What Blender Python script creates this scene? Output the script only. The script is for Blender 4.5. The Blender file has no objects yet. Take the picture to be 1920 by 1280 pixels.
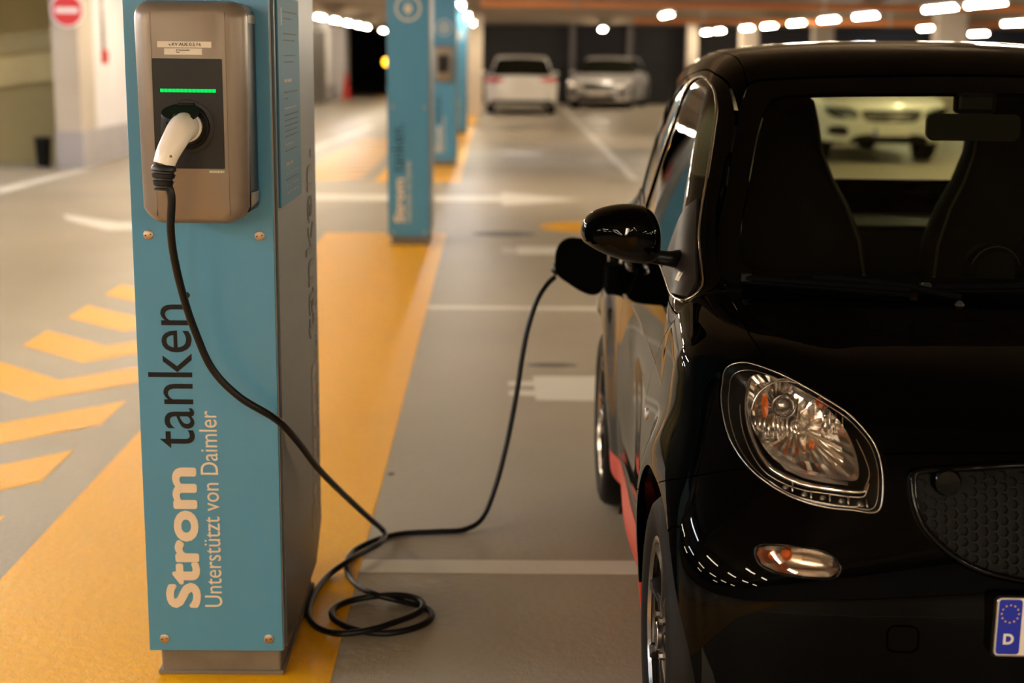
import bpy, bmesh, math, random
import numpy as np
from mathutils import Vector, Matrix
random.seed(4)
PI = math.pi
SC = bpy.context.scene
COL = SC.collection

# ---------- camera ----------
FPX = 2667.0
CAM_H = 1.5
PITCH, ROLL, YAW = math.radians(11.41), math.radians(0.60), math.radians(0.8557)
fw = Vector((math.sin(YAW)*math.cos(PITCH), math.cos(YAW)*math.cos(PITCH), -math.sin(PITCH)))
rt0 = Vector((math.cos(YAW), -math.sin(YAW), 0)); up0 = rt0.cross(fw)
rt = rt0*math.cos(ROLL)+up0*math.sin(ROLL); up = -rt0*math.sin(ROLL)+up0*math.cos(ROLL)
cd = bpy.data.cameras.new('camera'); cam = bpy.data.objects.new('camera', cd); COL.objects.link(cam)
cam.matrix_world = Matrix(((rt.x, up.x, -fw.x, 0), (rt.y, up.y, -fw.y, 0), (rt.z, up.z, -fw.z, CAM_H), (0, 0, 0, 1)))
cd.sensor_width = 36; cd.lens = FPX*36/1920; cd.clip_start = .05; cd.clip_end = 200
cd.dof.use_dof = True; cd.dof.focus_distance = 3.05; cd.dof.aperture_fstop = 2.4; cd.dof.aperture_blades = 0
SC.camera = cam

# ---------- world and exposure (light itself comes from the ceiling tubes) ----------
SC.view_settings.view_transform = 'Standard'; SC.view_settings.look = 'None'
SC.view_settings.exposure = 1.85; SC.view_settings.gamma = 1; SC.view_settings.use_curve_mapping = False
w = bpy.data.worlds.new('world'); SC.world = w; w.use_nodes = True
w.node_tree.nodes['Background'].inputs[0].default_value = (.010, .008, .006, 1)
w.node_tree.nodes['Background'].inputs[1].default_value = 1.0
SC.cycles.use_denoising = True
SC.cycles.max_bounces = 8; SC.cycles.transparent_max_bounces = 16
SC.cycles.sample_clamp_indirect = 8.0
TUBE = 42.0                                        # emission of a warm fluorescent tube
TUBE_WARM = (1.0, .835, .60); TUBE_COOL = (.78, .86, 1.0)

# ---------- materials ----------
def mat(name, col, rough=.5, metal=0, coat=0, spec=.5, emit=None, estr=0, bump=None, var=None, trans=0, ior=1.5, alpha=1, coat_rough=.03):
    m = bpy.data.materials.new(name); m.use_nodes = True
    nt = m.node_tree; b = nt.nodes['Principled BSDF']
    b.inputs['Base Color'].default_value = (*col, 1); b.inputs['Roughness'].default_value = rough
    b.inputs['Metallic'].default_value = metal; b.inputs['Coat Weight'].default_value = coat
    b.inputs['Coat Roughness'].default_value = coat_rough
    b.inputs['Specular IOR Level'].default_value = spec; b.inputs['IOR'].default_value = ior
    b.inputs['Transmission Weight'].default_value = trans; b.inputs['Alpha'].default_value = alpha
    if emit: b.inputs['Emission Color'].default_value = (*emit, 1); b.inputs['Emission Strength'].default_value = estr
    if bump or var:
        tc = nt.nodes.new('ShaderNodeTexCoord')
    if var:                                        # (scale, amount): worn, uneven tone of the surface itself
        n = nt.nodes.new('ShaderNodeTexNoise'); n.inputs['Scale'].default_value = var[0]; n.inputs['Detail'].default_value = 6
        r = nt.nodes.new('ShaderNodeMapRange'); r.inputs[1].default_value = .3; r.inputs[2].default_value = .7
        r.inputs[3].default_value = 1-var[1]; r.inputs[4].default_value = 1+var[1]*.6
        mx = nt.nodes.new('ShaderNodeVectorMath'); mx.operation = 'SCALE'; mx.inputs[0].default_value = col
        nt.links.new(tc.outputs['Object'], n.inputs['Vector']); nt.links.new(n.outputs['Fac'], r.inputs[0])
        nt.links.new(r.outputs[0], mx.inputs['Scale']); nt.links.new(mx.outputs[0], b.inputs['Base Color'])
    if bump:                                       # (scale, strength, distance)
        n = nt.nodes.new('ShaderNodeTexNoise'); n.inputs['Scale'].default_value = bump[0]; n.inputs['Detail'].default_value = 3
        bp = nt.nodes.new('ShaderNodeBump'); bp.inputs['Strength'].default_value = bump[1]; bp.inputs['Distance'].default_value = bump[2]
        nt.links.new(tc.outputs['Object'], n.inputs['Vector']); nt.links.new(n.outputs['Fac'], bp.inputs['Height'])
        nt.links.new(bp.outputs[0], b.inputs['Normal'])
    return m
def emis(name, col, s):
    m = bpy.data.materials.new(name); m.use_nodes = True; nt = m.node_tree; nt.nodes.clear()
    e = nt.nodes.new('ShaderNodeEmission'); e.inputs[0].default_value = (*col, 1); e.inputs[1].default_value = s
    o = nt.nodes.new('ShaderNodeOutputMaterial'); nt.links.new(e.outputs[0], o.inputs[0]); return m
def thin_glass(name, tint, ior=1.5, rough=0.0):
    """a thin pane: clear tint seen through, mirror reflection growing at grazing angles"""
    m = bpy.data.materials.new(name); m.use_nodes = True; nt = m.node_tree; nt.nodes.clear()
    t = nt.nodes.new('ShaderNodeBsdfTransparent'); t.inputs[0].default_value = (*tint, 1)
    g = nt.nodes.new('ShaderNodeBsdfGlossy'); g.inputs['Roughness'].default_value = rough
    f = nt.nodes.new('ShaderNodeFresnel'); f.inputs['IOR'].default_value = ior
    x = nt.nodes.new('ShaderNodeMixShader'); o = nt.nodes.new('ShaderNodeOutputMaterial')
    nt.links.new(f.outputs[0], x.inputs[0]); nt.links.new(t.outputs[0], x.inputs[1]); nt.links.new(g.outputs[0], x.inputs[2])
    nt.links.new(x.outputs[0], o.inputs[0]); return m
def floor_mat(name, col, rough, peel, var):
    m = mat(name, col, rough, spec=.24)
    nt = m.node_tree; b = nt.nodes['Principled BSDF']; L = nt.links
    tc = nt.nodes.new('ShaderNodeTexCoord')
    def noise(s, d=4):
        n = nt.nodes.new('ShaderNodeTexNoise'); n.inputs['Scale'].default_value = s; n.inputs['Detail'].default_value = d
        L.new(tc.outputs['Object'], n.inputs['Vector']); return n
    big, fine, grain = noise(.55, 5), noise(34, 3), noise(260, 2)
    r = nt.nodes.new('ShaderNodeMapRange'); r.inputs[1].default_value = .3; r.inputs[2].default_value = .7
    r.inputs[3].default_value = 1-var; r.inputs[4].default_value = 1+var*.5
    L.new(big.outputs['Fac'], r.inputs[0])
    r2 = nt.nodes.new('ShaderNodeMapRange'); r2.inputs[1].default_value = .35; r2.inputs[2].default_value = .65
    r2.inputs[3].default_value = .95; r2.inputs[4].default_value = 1.04
    L.new(grain.outputs['Fac'], r2.inputs[0])
    mu = nt.nodes.new('ShaderNodeMath'); mu.operation = 'MULTIPLY'; L.new(r.outputs[0], mu.inputs[0]); L.new(r2.outputs[0], mu.inputs[1])
    sc = nt.nodes.new('ShaderNodeVectorMath'); sc.operation = 'SCALE'; sc.inputs[0].default_value = col
    L.new(mu.outputs[0], sc.inputs['Scale']); L.new(sc.outputs[0], b.inputs['Base Color'])
    ad = nt.nodes.new('ShaderNodeMath'); ad.operation = 'MULTIPLY_ADD'; ad.inputs[1].default_value = .35
    L.new(grain.outputs['Fac'], ad.inputs[0]); L.new(fine.outputs['Fac'], ad.inputs[2])
    bp = nt.nodes.new('ShaderNodeBump'); bp.inputs['Strength'].default_value = peel; bp.inputs['Distance'].default_value = .004
    L.new(ad.outputs[0], bp.inputs['Height']); L.new(bp.outputs[0], b.inputs['Normal'])
    return m
def slat_mat(name, col, step, depth):
    """horizontal louvre slats along z"""
    m = mat(name, col, .6); nt = m.node_tree; b = nt.nodes['Principled BSDF']; L = nt.links
    tc = nt.nodes.new('ShaderNodeTexCoord'); wv = nt.nodes.new('ShaderNodeTexWave'); wv.bands_direction = 'Z'
    wv.inputs['Scale'].default_value = step; bp = nt.nodes.new('ShaderNodeBump'); bp.inputs['Distance'].default_value = depth
    L.new(tc.outputs['Object'], wv.inputs['Vector']); L.new(wv.outputs['Fac'], bp.inputs['Height']); L.new(bp.outputs[0], b.inputs['Normal'])
    return m
M = dict(
    floor=floor_mat('coated_concrete_floor', (.395, .340, .262), .34, .75, .16),
    yellow=floor_mat('yellow_floor_paint', (.95, .45, .002), .30, .85, .05),
    white_paint=floor_mat('white_floor_paint', (.74, .70, .63), .42, .4, .06),
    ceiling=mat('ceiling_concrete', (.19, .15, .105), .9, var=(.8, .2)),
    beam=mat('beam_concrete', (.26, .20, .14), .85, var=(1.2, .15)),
    wall_white=mat('white_wall_paint', (.66, .63, .64), .7, var=(1.5, .08)),
    wall_grey=mat('grey_skirting_paint', (.34, .32, .33), .6, var=(1.5, .08)),
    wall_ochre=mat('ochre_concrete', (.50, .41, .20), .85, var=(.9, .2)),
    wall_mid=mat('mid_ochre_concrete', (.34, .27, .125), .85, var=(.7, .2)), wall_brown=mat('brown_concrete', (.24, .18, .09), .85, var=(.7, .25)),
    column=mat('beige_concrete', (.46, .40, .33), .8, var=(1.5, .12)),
    dark_wall=slat_mat('dark_louvre', (.018, .017, .019), 3.2, .03),
    shutter=mat('grey_brown_door', (.17, .15, .13), .5, var=(2, .1)),
    orange=mat('orange_pipe_paint', (.42, .13, .025), .5),
    galv=mat('galvanised_steel', (.35, .33, .31), .4, .8),
    tray=mat('fixture_white', (.55, .52, .47), .5),
    tube=emis('tube_warm', TUBE_WARM, TUBE), tube_cool=emis('tube_cool', TUBE_COOL, TUBE),
    blue=mat('blue_laminate', (.060, .248, .430), .34, spec=.4, coat=.2, coat_rough=.2, var=(3, .03)),
    blue_edge=mat('laminate_edge', (.36, .30, .24), .5),
    side_panel=mat('grey_blue_laminate', (.075, .095, .115), .34, spec=.6, var=(7, .1)),
    info=mat('blue_notice', (.045, .17, .27), .55, spec=.3), fine_ink=mat('fine_print', (.06, .065, .07), .6),
    concrete=mat('column_concrete', (.185, .150, .115), .85, var=(9, .2), bump=(60, .3, .003)),
    cream=mat('cream_print', (.70, .58, .45), .6), ink=mat('black_print', (.009, .0085, .009), .6, spec=.2),
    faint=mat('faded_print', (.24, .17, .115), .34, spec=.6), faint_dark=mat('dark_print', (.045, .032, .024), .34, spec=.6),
    bronze=mat('bronze_grey_plastic', (.215, .168, .130), .34, .25, spec=.5),
    screw=mat('dull_steel', (.42, .33, .26), .4, .9),
    plate_black=mat('black_faceplate', (.0085, .0078, .0085), .4, spec=.3),
    black_plastic=mat('black_plastic', (.008, .0075, .008), .40, spec=.35),
    matte_black=mat('matte_black', (.005, .0045, .0045), .6, spec=.2),
    cable=mat('cable_rubber', (.006, .0055, .006), .42, spec=.3, bump=(300, .15, .001)),
    led=emis('green_led', (.0, 1.0, .10), .36),
    sticker=mat('white_label', (.66, .60, .52), .5),
    white_plastic=mat('white_plug_plastic', (.86, .79, .70), .22, spec=.5, coat=.3),
    paint=mat('black_car_paint', (.0005, .0005, .0006), .012, spec=.09),
    trim_black=mat('car_trim', (.004, .0038, .0038), .32, spec=.25), trim_satin=mat('satin_grey_trim', (.030, .026, .023), .45, .1, spec=.3),
    gloss_black=mat('gloss_black', (.001, .001, .001), .05, spec=.2),
    wiper=mat('wiper_black', (.0015, .0014, .0014), .8, spec=.05), mesh_black=mat('grille_plastic', (.0025, .0024, .0024), .45, spec=.15),
    chrome=mat('chrome', (.80, .77, .74), .07, 1.0), chrome_soft=mat('soft_chrome', (.55, .5, .46), .22, 1.0),
    rubber=mat('tyre_rubber', (.006, .005, .0045), .65, spec=.2, bump=(120, .2, .001)),
    alloy=mat('dark_alloy', (.060, .053, .048), .30, .85), alloy_edge=mat('turned_alloy_edge', (.34, .30, .27), .22, 1.0),
    red=mat('red_sill', (.62, .060, .038), .42), red_plain=mat('signal_red', (.55, .020, .014), .4),
    windscreen=thin_glass('windscreen_glass', (.62, .66, .52), 1.36), window=thin_glass('door_glass', (.10, .11, .09), 1.62),
    rear_glass=thin_glass('rear_glass', (.82, .84, .66)), lens=thin_glass('lamp_lens', (.93, .93, .93), 1.45),
    amber=mat('amber_plastic', (.75, .16, .02), .15, trans=.3), reflector=mat('lamp_reflector', (.90, .84, .78), .17, 1.0),
    ind_lens=thin_glass('indicator_lens', (.92, .86, .80), 1.45),
    bulb=mat('bulb_cap', (.45, .40, .37), .2, .9), prism=mat('prism_plastic', (.42, .36, .33), .12, .6, bump=(700, 1, .002)),
    plate_white=mat('number_plate_white', (.70, .64, .56), .4), plate_blue=mat('number_plate_blue', (.006, .018, .36), .4),
    star=mat('star_yellow', (.72, .45, .03), .4), seat=mat('seat_cloth', (.006, .005, .0045), .8, spec=.2),
    seat_edge=mat('seat_piping', (.055, .045, .032), .7), dash=mat('dashboard_plastic', (.006, .005, .0045), .7, spec=.2),
    visor=mat('headliner_fabric', (.10, .06, .03), .9), vin=mat('pale_strip', (.60, .56, .33), .5),
    white_car=mat('white_car_paint', (.72, .68, .62), .3, coat=.8), silver_car=mat('silver_car_paint', (.50, .48, .47), .32, .35, coat=.8),
    car_glass=mat('dark_car_glass', (.006, .007, .004), .05, spec=.6), tail=mat('tail_lamp', (.50, .03, .02), .2, coat=.5),
    lamp_clear=mat('clear_lamp', (.62, .58, .55), .08, .7),
    sign_white=mat('sign_white', (.80, .76, .78), .4), sign_red=mat('sign_red', (.60, .012, .010), .4),
    amber_lamp=emis('amber_lamp', (1, .42, .02), 2.5), cone_white=mat('cone_white', (.7, .65, .6), .5),
)

# ---------- helpers ----------
def tag(o, label=None, cat=None, group=None, kind=None):
    if label: o['label'] = label
    if cat: o['category'] = cat
    if group: o['group'] = group
    if kind: o['kind'] = kind
    return o
def empty(name, loc, label, cat, group=None, rz=0):
    o = bpy.data.objects.new(name, None); COL.objects.link(o); o.location = loc; o.rotation_euler = (0, 0, rz)
    o.empty_display_size = .05
    return tag(o, label, cat, group)
def mesh_obj(name, verts, faces, m, parent=None, smooth=False, angle=None, org=(0, 0, 0)):
    me = bpy.data.meshes.new(name)
    if any(org): verts = [(v[0]-org[0], v[1]-org[1], v[2]-org[2]) for v in verts]
    me.from_pydata([tuple(map(float, v)) for v in verts], [], [tuple(int(i) for i in f) for f in faces])
    for x in (m if isinstance(m, (list, tuple)) else [m]): me.materials.append(x)
    if smooth: me.polygons.foreach_set('use_smooth', [True]*len(me.polygons))
    if angle: me.set_sharp_from_angle(angle=math.radians(angle))
    me.update()
    o = bpy.data.objects.new(name, me); COL.objects.link(o)
    if parent: o.parent = parent
    return o
class MB:
    """collects shapes (in world or local coordinates) and links them as ONE mesh object"""
    def __init__(s): s.v = []; s.f = []; s.mi = []; s.cur = 0
    def mi_(s, i): s.cur = i; return s
    def add(s, vs, fs):
        b = len(s.v); s.v += [tuple(map(float, v)) for v in vs]; s.f += [tuple(b+i for i in f) for f in fs]; s.mi += [s.cur]*len(fs); return s
    def box(s, x0, x1, y0, y1, z0, z1, bev=0):
        bm = bmesh.new(); bmesh.ops.create_cube(bm, size=1)
        for v in bm.verts: v.co = Vector(((x0+x1)/2+v.co.x*(x1-x0), (y0+y1)/2+v.co.y*(y1-y0), (z0+z1)/2+v.co.z*(z1-z0)))
        if bev: bmesh.ops.bevel(bm, geom=bm.edges[:], offset=bev, segments=3, affect='EDGES', profile=.5)
        return s.bm(bm)
    def bm(s, bm, mtx=None):
        bm.verts.index_update()
        vs = [(mtx @ v.co if mtx else v.co) for v in bm.verts]; fs = [[v.index for v in f.verts] for f in bm.faces]
        bm.free(); return s.add(vs, fs)
    def tube(s, pts, r, n=12, closed=False, caps=True):
        pts = [Vector(p) for p in pts]; N = len(pts); rs = r if isinstance(r, (list, tuple)) else [r]*N
        T = [((pts[(i+1) % N]-pts[i-1]) if closed else (pts[min(i+1, N-1)]-pts[max(i-1, 0)])).normalized() for i in range(N)]
        a = Vector((0, 0, 1)) if abs(T[0].z) < .9 else Vector((1, 0, 0))
        u = (a-T[0]*a.dot(T[0])).normalized(); vs = []
        for i in range(N):
            u = (u-T[i]*u.dot(T[i])).normalized(); w_ = T[i].cross(u)
            for k in range(n):
                t = 2*PI*k/n; vs.append(pts[i]+(u*math.cos(t)+w_*math.sin(t))*rs[i])
        fs = []
        for i in range(N if closed else N-1):
            j = (i+1) % N
            for k in range(n): fs.append((i*n+k, i*n+(k+1) % n, j*n+(k+1) % n, j*n+k))
        if caps and not closed: fs += [tuple(range(n-1, -1, -1)), tuple((N-1)*n+k for k in range(n))]
        return s.add(vs, fs)
    def lathe(s, prof, c, axis='y', n=32, ang=2*PI, closed_prof=False):
        """prof: (radius, height along axis)"""
        vs = []; c = Vector(c)
        full = abs(ang-2*PI) < 1e-6; K = n if full else n+1
        for r, h in prof:
            for k in range(K):
                t = ang*k/n; a, b = r*math.cos(t), r*math.sin(t)
                vs.append(c+Vector({'x': (h, a, b), 'y': (a, h, b), 'z': (a, b, h)}[axis]))
        fs = []; P = len(prof)
        for i in range(P if closed_prof else P-1):
            j = (i+1) % P
            for k in range(n): fs.append((i*K+k, j*K+k, j*K+(k+1) % K, i*K+(k+1) % K))
        return s.add(vs, fs)
    def prism(s, poly, fn0, fn1):
        """poly of 2-D points; fn0/fn1 map a point to 3-D on either face"""
        n = len(poly)
        return s.add([fn0(*p) for p in poly]+[fn1(*p) for p in poly],
                     [tuple(range(n)), tuple(range(2*n-1, n-1, -1))]+[(i, i+n, (i+1) % n+n, (i+1) % n) for i in range(n)])
    def build(s, name, m, parent=None, smooth=False, angle=None, org=(0, 0, 0)):
        o = mesh_obj(name, s.v, s.f, m, parent, smooth, angle, org)
        if len(o.data.materials) > 1: o.data.polygons.foreach_set('material_index', s.mi)
        bm = bmesh.new(); bm.from_mesh(o.data); bmesh.ops.recalc_face_normals(bm, faces=bm.faces); bm.to_mesh(o.data); bm.free()
        if angle: o.data.set_sharp_from_angle(angle=math.radians(angle))
        return o
def copy_tree(o, parent=None):
    c = o.copy(); COL.objects.link(c); c.parent = parent
    for ch in [q for q in bpy.data.objects if q.parent == o]: copy_tree(ch, c)
    return c
def rrect(x0, x1, y0, y1, r, n=6):
    pts = []
    for cx, cy, a in ((x1-r, y1-r, 0), (x0+r, y1-r, 90), (x0+r, y0+r, 180), (x1-r, y0+r, 270)):
        for k in range(n+1):
            t = math.radians(a+90*k/n); pts.append((cx+r*math.cos(t), cy+r*math.sin(t)))
    return pts
def catmull(P, n=8, closed=False):
    P = [Vector(p) for p in P]; N = len(P); out = []
    for i in range(N if closed else N-1):
        p0 = P[i-1] if (closed or i > 0) else P[0]*2-P[1]
        p1, p2 = P[i], P[(i+1) % N]
        p3 = P[(i+2) % N] if (closed or i < N-2) else P[-1]*2-P[-2]
        for k in range(n):
            t = k/n
            out.append(.5*((2*p1)+(p2-p0)*t+(2*p0-5*p1+4*p2-p3)*t*t+(3*p1-p0-3*p2+p3)*t**3))
    if not closed: out.append(P[-1])
    return out
def lettering(name, body, size, m, parent, mtx, thick=0.0, depth=.0006, align='LEFT', spacing=1.0, org=(0, 0, 0), kind=None, xs=1.0):
    """words as a thin solid mesh; mtx places the text plane"""
    cu = bpy.data.curves.new(name, 'FONT'); cu.body = body; cu.size = size; cu.offset = thick; cu.extrude = depth
    cu.align_x = align; cu.space_character = spacing; cu.resolution_u = 4
    t = bpy.data.objects.new(name, cu); COL.objects.link(t)
    dg = bpy.context.evaluated_depsgraph_get(); me = bpy.data.meshes.new_from_object(t.evaluated_get(dg))
    bpy.data.objects.remove(t); bpy.data.curves.remove(cu)
    me.transform(Matrix.Diagonal((xs, 1, 1, 1))); me.transform(mtx); me.transform(Matrix.Translation(-Vector(org)))
    me.materials.clear(); me.materials.append(m); me.name = name
    o = bpy.data.objects.new(name, me); COL.objects.link(o); o.parent = parent
    if kind: o['kind'] = kind
    return o
def frame(origin, ux, uy):
    ux = Vector(ux).normalized(); uy = Vector(uy).normalized(); uz = ux.cross(uy); o = Vector(origin)
    return Matrix(((ux.x, uy.x, uz.x, o.x), (ux.y, uy.y, uz.y, o.y), (ux.z, uy.z, uz.z, o.z), (0, 0, 0, 1)))
# ---------- the setting ----------
def struct(name, mb, m, parent=None, **k):
    o = mb.build(name, m, parent, **k)
    if parent is None: o['kind'] = 'structure'
    return o
floor = struct('floor', MB().box(-24, 34, -14, 72, -.3, 0), M['floor'])
def paint(name, poly, m, z=.0015, z0=-.001):
    return MB().prism(poly, lambda x, y: (x, y, z0), lambda x, y: (x, y, z)).build(name, m, floor)
def rect(x0, x1, y0, y1): return [(x0, y0), (x1, y0), (x1, y1), (x0, y1)]
paint('yellow_strip', rect(-1.41, -.385, -9.0, 12.05), M['yellow'])
paint('yellow_strip', rect(-1.41, -.385, 17.0, 40.0), M['yellow'])
Y1 = 4.48
for k in range(-6, 11):                                      # V-shaped chevrons in the hatched lane beside the strip
    y = Y1+.79*k
    if y < 12.6:
        paint('chevron_marking', [(-1.59, y), (-1.59, y-.41), (-2.0, y-.81), (-2.42, y-.41), (-2.42, y), (-2.0, y-.40)], M['yellow'])
for k in range(11):
    y = 17.9+.79*k
    paint('chevron_marking', [(-1.59, y), (-1.59, y-.41), (-2.0, y-.81), (-2.42, y-.41), (-2.42, y), (-2.0, y-.40)], M['yellow'])
for y, x1 in ((4.03, 3.2), (8.45, 3.2), (19.9, 1.9), (24.3, 1.9), (-.4, 3.2)):
    paint('bay_line', rect(-.383, x1, y-.055, y+.055), M['white_paint'])
paint('bay_line', [(1.70, 17.6), (1.82, 17.6), (2.12, 46), (2.0, 46)], M['white_paint'])
paint('bay_line', rect(3.2, 3.31, -6, 12), M['white_paint'])
# white plug symbols
def plug(cx, cy, s=1.0):
    paint('plug_symbol', [(cx-.02*s, cy-.20*s), (cx+.36*s, cy-.20*s), (cx+.46*s, cy-.16*s), (cx+.55*s, cy-.05*s), (cx+.58*s, cy), (cx+.55*s, cy+.12*s), (cx+.46*s, cy+.24*s),
          (cx+.36*s, cy+.28*s), (cx-.02*s, cy+.28*s), (cx-.02*s, cy+.17*s), (cx-.14*s, cy+.17*s), (cx-.14*s, cy+.08*s), (cx-.02*s, cy+.08*s),
          (cx-.02*s, cy-.02*s), (cx-.14*s, cy-.02*s), (cx-.14*s, cy-.11*s), (cx-.02*s, cy-.11*s)], M['white_paint'])
plug(.22, 6.32); plug(.22, 11.0, 1.0); plug(.22, 22.1)
# direction arrow along the cross aisle and the corner mark on the left
paint('arrow_marking', [(-2.3, 14.75), (.10, 14.75), (.10, 14.35), (.95, 15.05), (.10, 15.75), (.10, 15.35), (-2.3, 15.35)], M['white_paint'])
paint('arrow_marking', [(-3.97, 13.2), (-3.83, 12.8), (-3.25, 12.05), (-2.3, 12.5), (-2.3, 13.1), (-3.3, 12.65)], M['white_paint'])
paint('bay_line', [(-5.5, 13.6), (-5.25, 13.6), (-5.15, 18.4), (-5.3, 18.4)], M['white_paint'])
paint('bay_line', [(-3.1, 20.3), (-2.85, 20.3), (-2.45, 30), (-2.6, 30)], M['white_paint'])
paint('round_marking', [(.86+.44*math.cos(t*PI/14), 12.6+.42*math.sin(t*PI/14)) for t in range(28)], M['yellow'])
# small oil spots and a wheel scuff on the coating
M['spot'] = floor_mat('oil_spot', (.13, .115, .10), .5, .4, .2)
for x, y, rx, ry in ((.10, 12.05, .26, .18), (-.36, 4.98, .012, .02), (.30, 6.85, .12, .05)):
    paint('oil_spot', [(x+rx*math.cos(t*PI/8)*(1+.2*math.sin(3*t)), y+ry*math.sin(t*PI/8)) for t in range(16)], M['spot'], z=.0008)

CEIL = 2.62
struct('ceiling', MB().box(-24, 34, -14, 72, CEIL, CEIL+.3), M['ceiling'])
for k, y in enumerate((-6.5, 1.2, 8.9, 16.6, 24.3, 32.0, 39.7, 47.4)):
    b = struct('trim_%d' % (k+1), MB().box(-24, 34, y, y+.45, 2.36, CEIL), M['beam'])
struct('wall_far', MB().box(-24, 34, 62.0, 62.4, 0, CEIL), M['dark_wall'])
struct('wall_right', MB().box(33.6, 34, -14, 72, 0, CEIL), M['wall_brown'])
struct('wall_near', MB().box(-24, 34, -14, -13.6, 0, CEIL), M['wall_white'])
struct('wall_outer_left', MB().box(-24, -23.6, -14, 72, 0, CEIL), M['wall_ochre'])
# black louvred front behind the distant cars, split by slim posts
lv = struct('wall_louvre', MB().box(-.62, 33.6, 45.0, 45.15, 0, 2.4), M['dark_wall'])
# left wall: white above, grey skirting below, ends in a column at the lane corner
lw = MB(); lw.box(-5.62, -5.30, 19.2, 49, .47, CEIL); struct('wall_left', lw, M['wall_white'])
bw = MB(); bw.box(-5.62, -5.28, 19.2, 49, 0, .47); struct('baseboard_left', bw, M['wall_grey'])
cl = MB(); cl.box(-5.60, -5.27, 18.5, 19.2, .47, CEIL); cw = struct('wall_corner', cl, M['column'])
cb = MB(); cb.box(-5.61, -5.26, 18.49, 19.21, 0, .47); cb.build('skirting', M['wall_grey'], cw)
# roller doors in the left wall
d1 = MB(); d1.box(-5.30, -5.24, 33.0, 45.5, 0, 2.15); struct('door_1', d1, M['shutter'])
d2 = MB()
for k in range(24): d2.box(-5.245, -5.225, 33.1+k*.515, 33.14+k*.515, .02, 2.1)
d2.build('door_ribs', M['shutter'], bpy.data.objects['door_1'])
struct('wall_pier', MB().box(-5.75, -4.95, 48.5, 50.0, 0, CEIL), M['wall_white'])
# ramp behind the lane on the far left
struct('wall_ramp', MB().box(-23.6, -5.62, 22.0, 22.3, 0, CEIL), M['wall_ochre'])
def ramp_band(name, zl, zr, th, y0, y1, m, par=None):
    v = MB(); v.prism([(-14, zl-.9), (-5.62, zr), (-5.62, zr+th), (-14, zl-.9+th)], lambda x, z: (x, y0, z), lambda x, z: (x, y1, z))
    return struct(name, v, m, par)
rp = MB(); rp.prism([(-14, 0.0), (-5.62, 0.0), (-5.62, 1.12), (-14, .02)], lambda x, z: (x, 19.3, z), lambda x, z: (x, 21.9, z))
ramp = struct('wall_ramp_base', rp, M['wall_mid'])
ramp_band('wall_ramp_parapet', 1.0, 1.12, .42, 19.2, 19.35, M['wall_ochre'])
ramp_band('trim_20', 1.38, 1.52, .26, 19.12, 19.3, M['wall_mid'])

# columns (deeper in the hall)
cx = MB().box(-.17, .17, -.28, .28, 0, CEIL)
cols = []
def column(x, y, sx, sy, label, group=None, m='column'):
    o = MB().box(-sx/2, sx/2, -sy/2, sy/2, 0, CEIL, .012).build('concrete_column', M[m]); o.location = (x, y, 0)
    tag(o, label, 'column', group); return o
column(-.47, 35.5, .42, .5, 'beige concrete column closing the row of blue pillars')
column(6.05, 44.2, .32, .4, 'pale column just right of the silver car, beside the black louvres')
column(7.3, 41.5, .5, .45, 'beige column standing above the left end of the black car roof')
column(9.3, 41.0, .55, .45, 'second beige column from the left above the black car roof')
column(9.75, 31.0, .62, .5, 'wide beige column above the middle of the black car roof')
column(16.6, 40.0, .45, .45, 'rightmost beige column above the black car roof')
for k, x in enumerate((2.45, 4.22)):
    o = MB().box(-.09, .09, -.06, .06, 0, 2.4, .01).build('steel_post', mat('post_grey', (.10, .085, .09), .5) if not k else bpy.data.materials['post_grey'])
    o.location = (x, 44.9, 0)
    tag(o, ['slim grey post against the black louvres above the white car', 'slim grey post against the black louvres behind the silver car'][k], 'post')

# orange sprinkler pipes under the ceiling
for y, z, x0, x1, lab in ((23.4, 2.30, -.2, 33, 'long orange pipe running under the ceiling across the frame'),
                          (31.2, 2.24, 3.0, 33, 'second orange pipe, behind the first, under the ceiling')):
    p = empty('ceiling_pipe', ((x0+x1)/2, y, z), lab, 'pipe')
    MB().tube([(x0, y, z), (x1, y, z)], .06, 12).build('pipe', M['orange'], p, smooth=True, org=((x0+x1)/2, y, z))
    x = x0+1.5
    while x < x1:
        MB().box(x-.02, x+.02, y-.09, y+.09, z-.075, z-.06).box(x-.01, x+.01, y-.085, y-.07, z-.07, CEIL).box(x-.01, x+.01, y+.07, y+.085, z-.07, CEIL).build('pipe_hanger', M['galv'], p, org=((x0+x1)/2, y, z))
        x += 4.0

# ---------- fluorescent tube lights, in rows along the hall ----------
def make_light(cool=False):
    r = empty('tube_light', (0, 0, 0), 'ceiling tube light', 'ceiling light')
    MB().box(-.05, .05, -.76, .76, .035, .085, .008).build('housing', M['tray'], r)
    MB().tube([(0, -.70, .006), (0, .70, .006)], .027, 12).build('tube', M['tube_cool' if cool else 'tube'], r, smooth=True)
    MB().box(-.02, .02, -.73, -.70, -.006, .04).build('end_socket', M['tray'], r); MB().box(-.02, .02, .70, .73, -.006, .04).build('end_socket', M['tray'], r)
    for q in (-.5, .5): MB().box(-.004, .004, q-.004, q+.004, .085, CEIL-2.19).build('hanger_wire', M['galv'], r)
    return r
protos = [make_light(False), make_light(True)]
used = [False, False]
def light(x, y, lab, group, cool=False, z=2.19):
    i = int(cool); o = protos[i] if not used[i] else copy_tree(protos[i]); used[i] = True
    o.location = (x, y, z); tag(o, lab, 'ceiling light', group)
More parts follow.
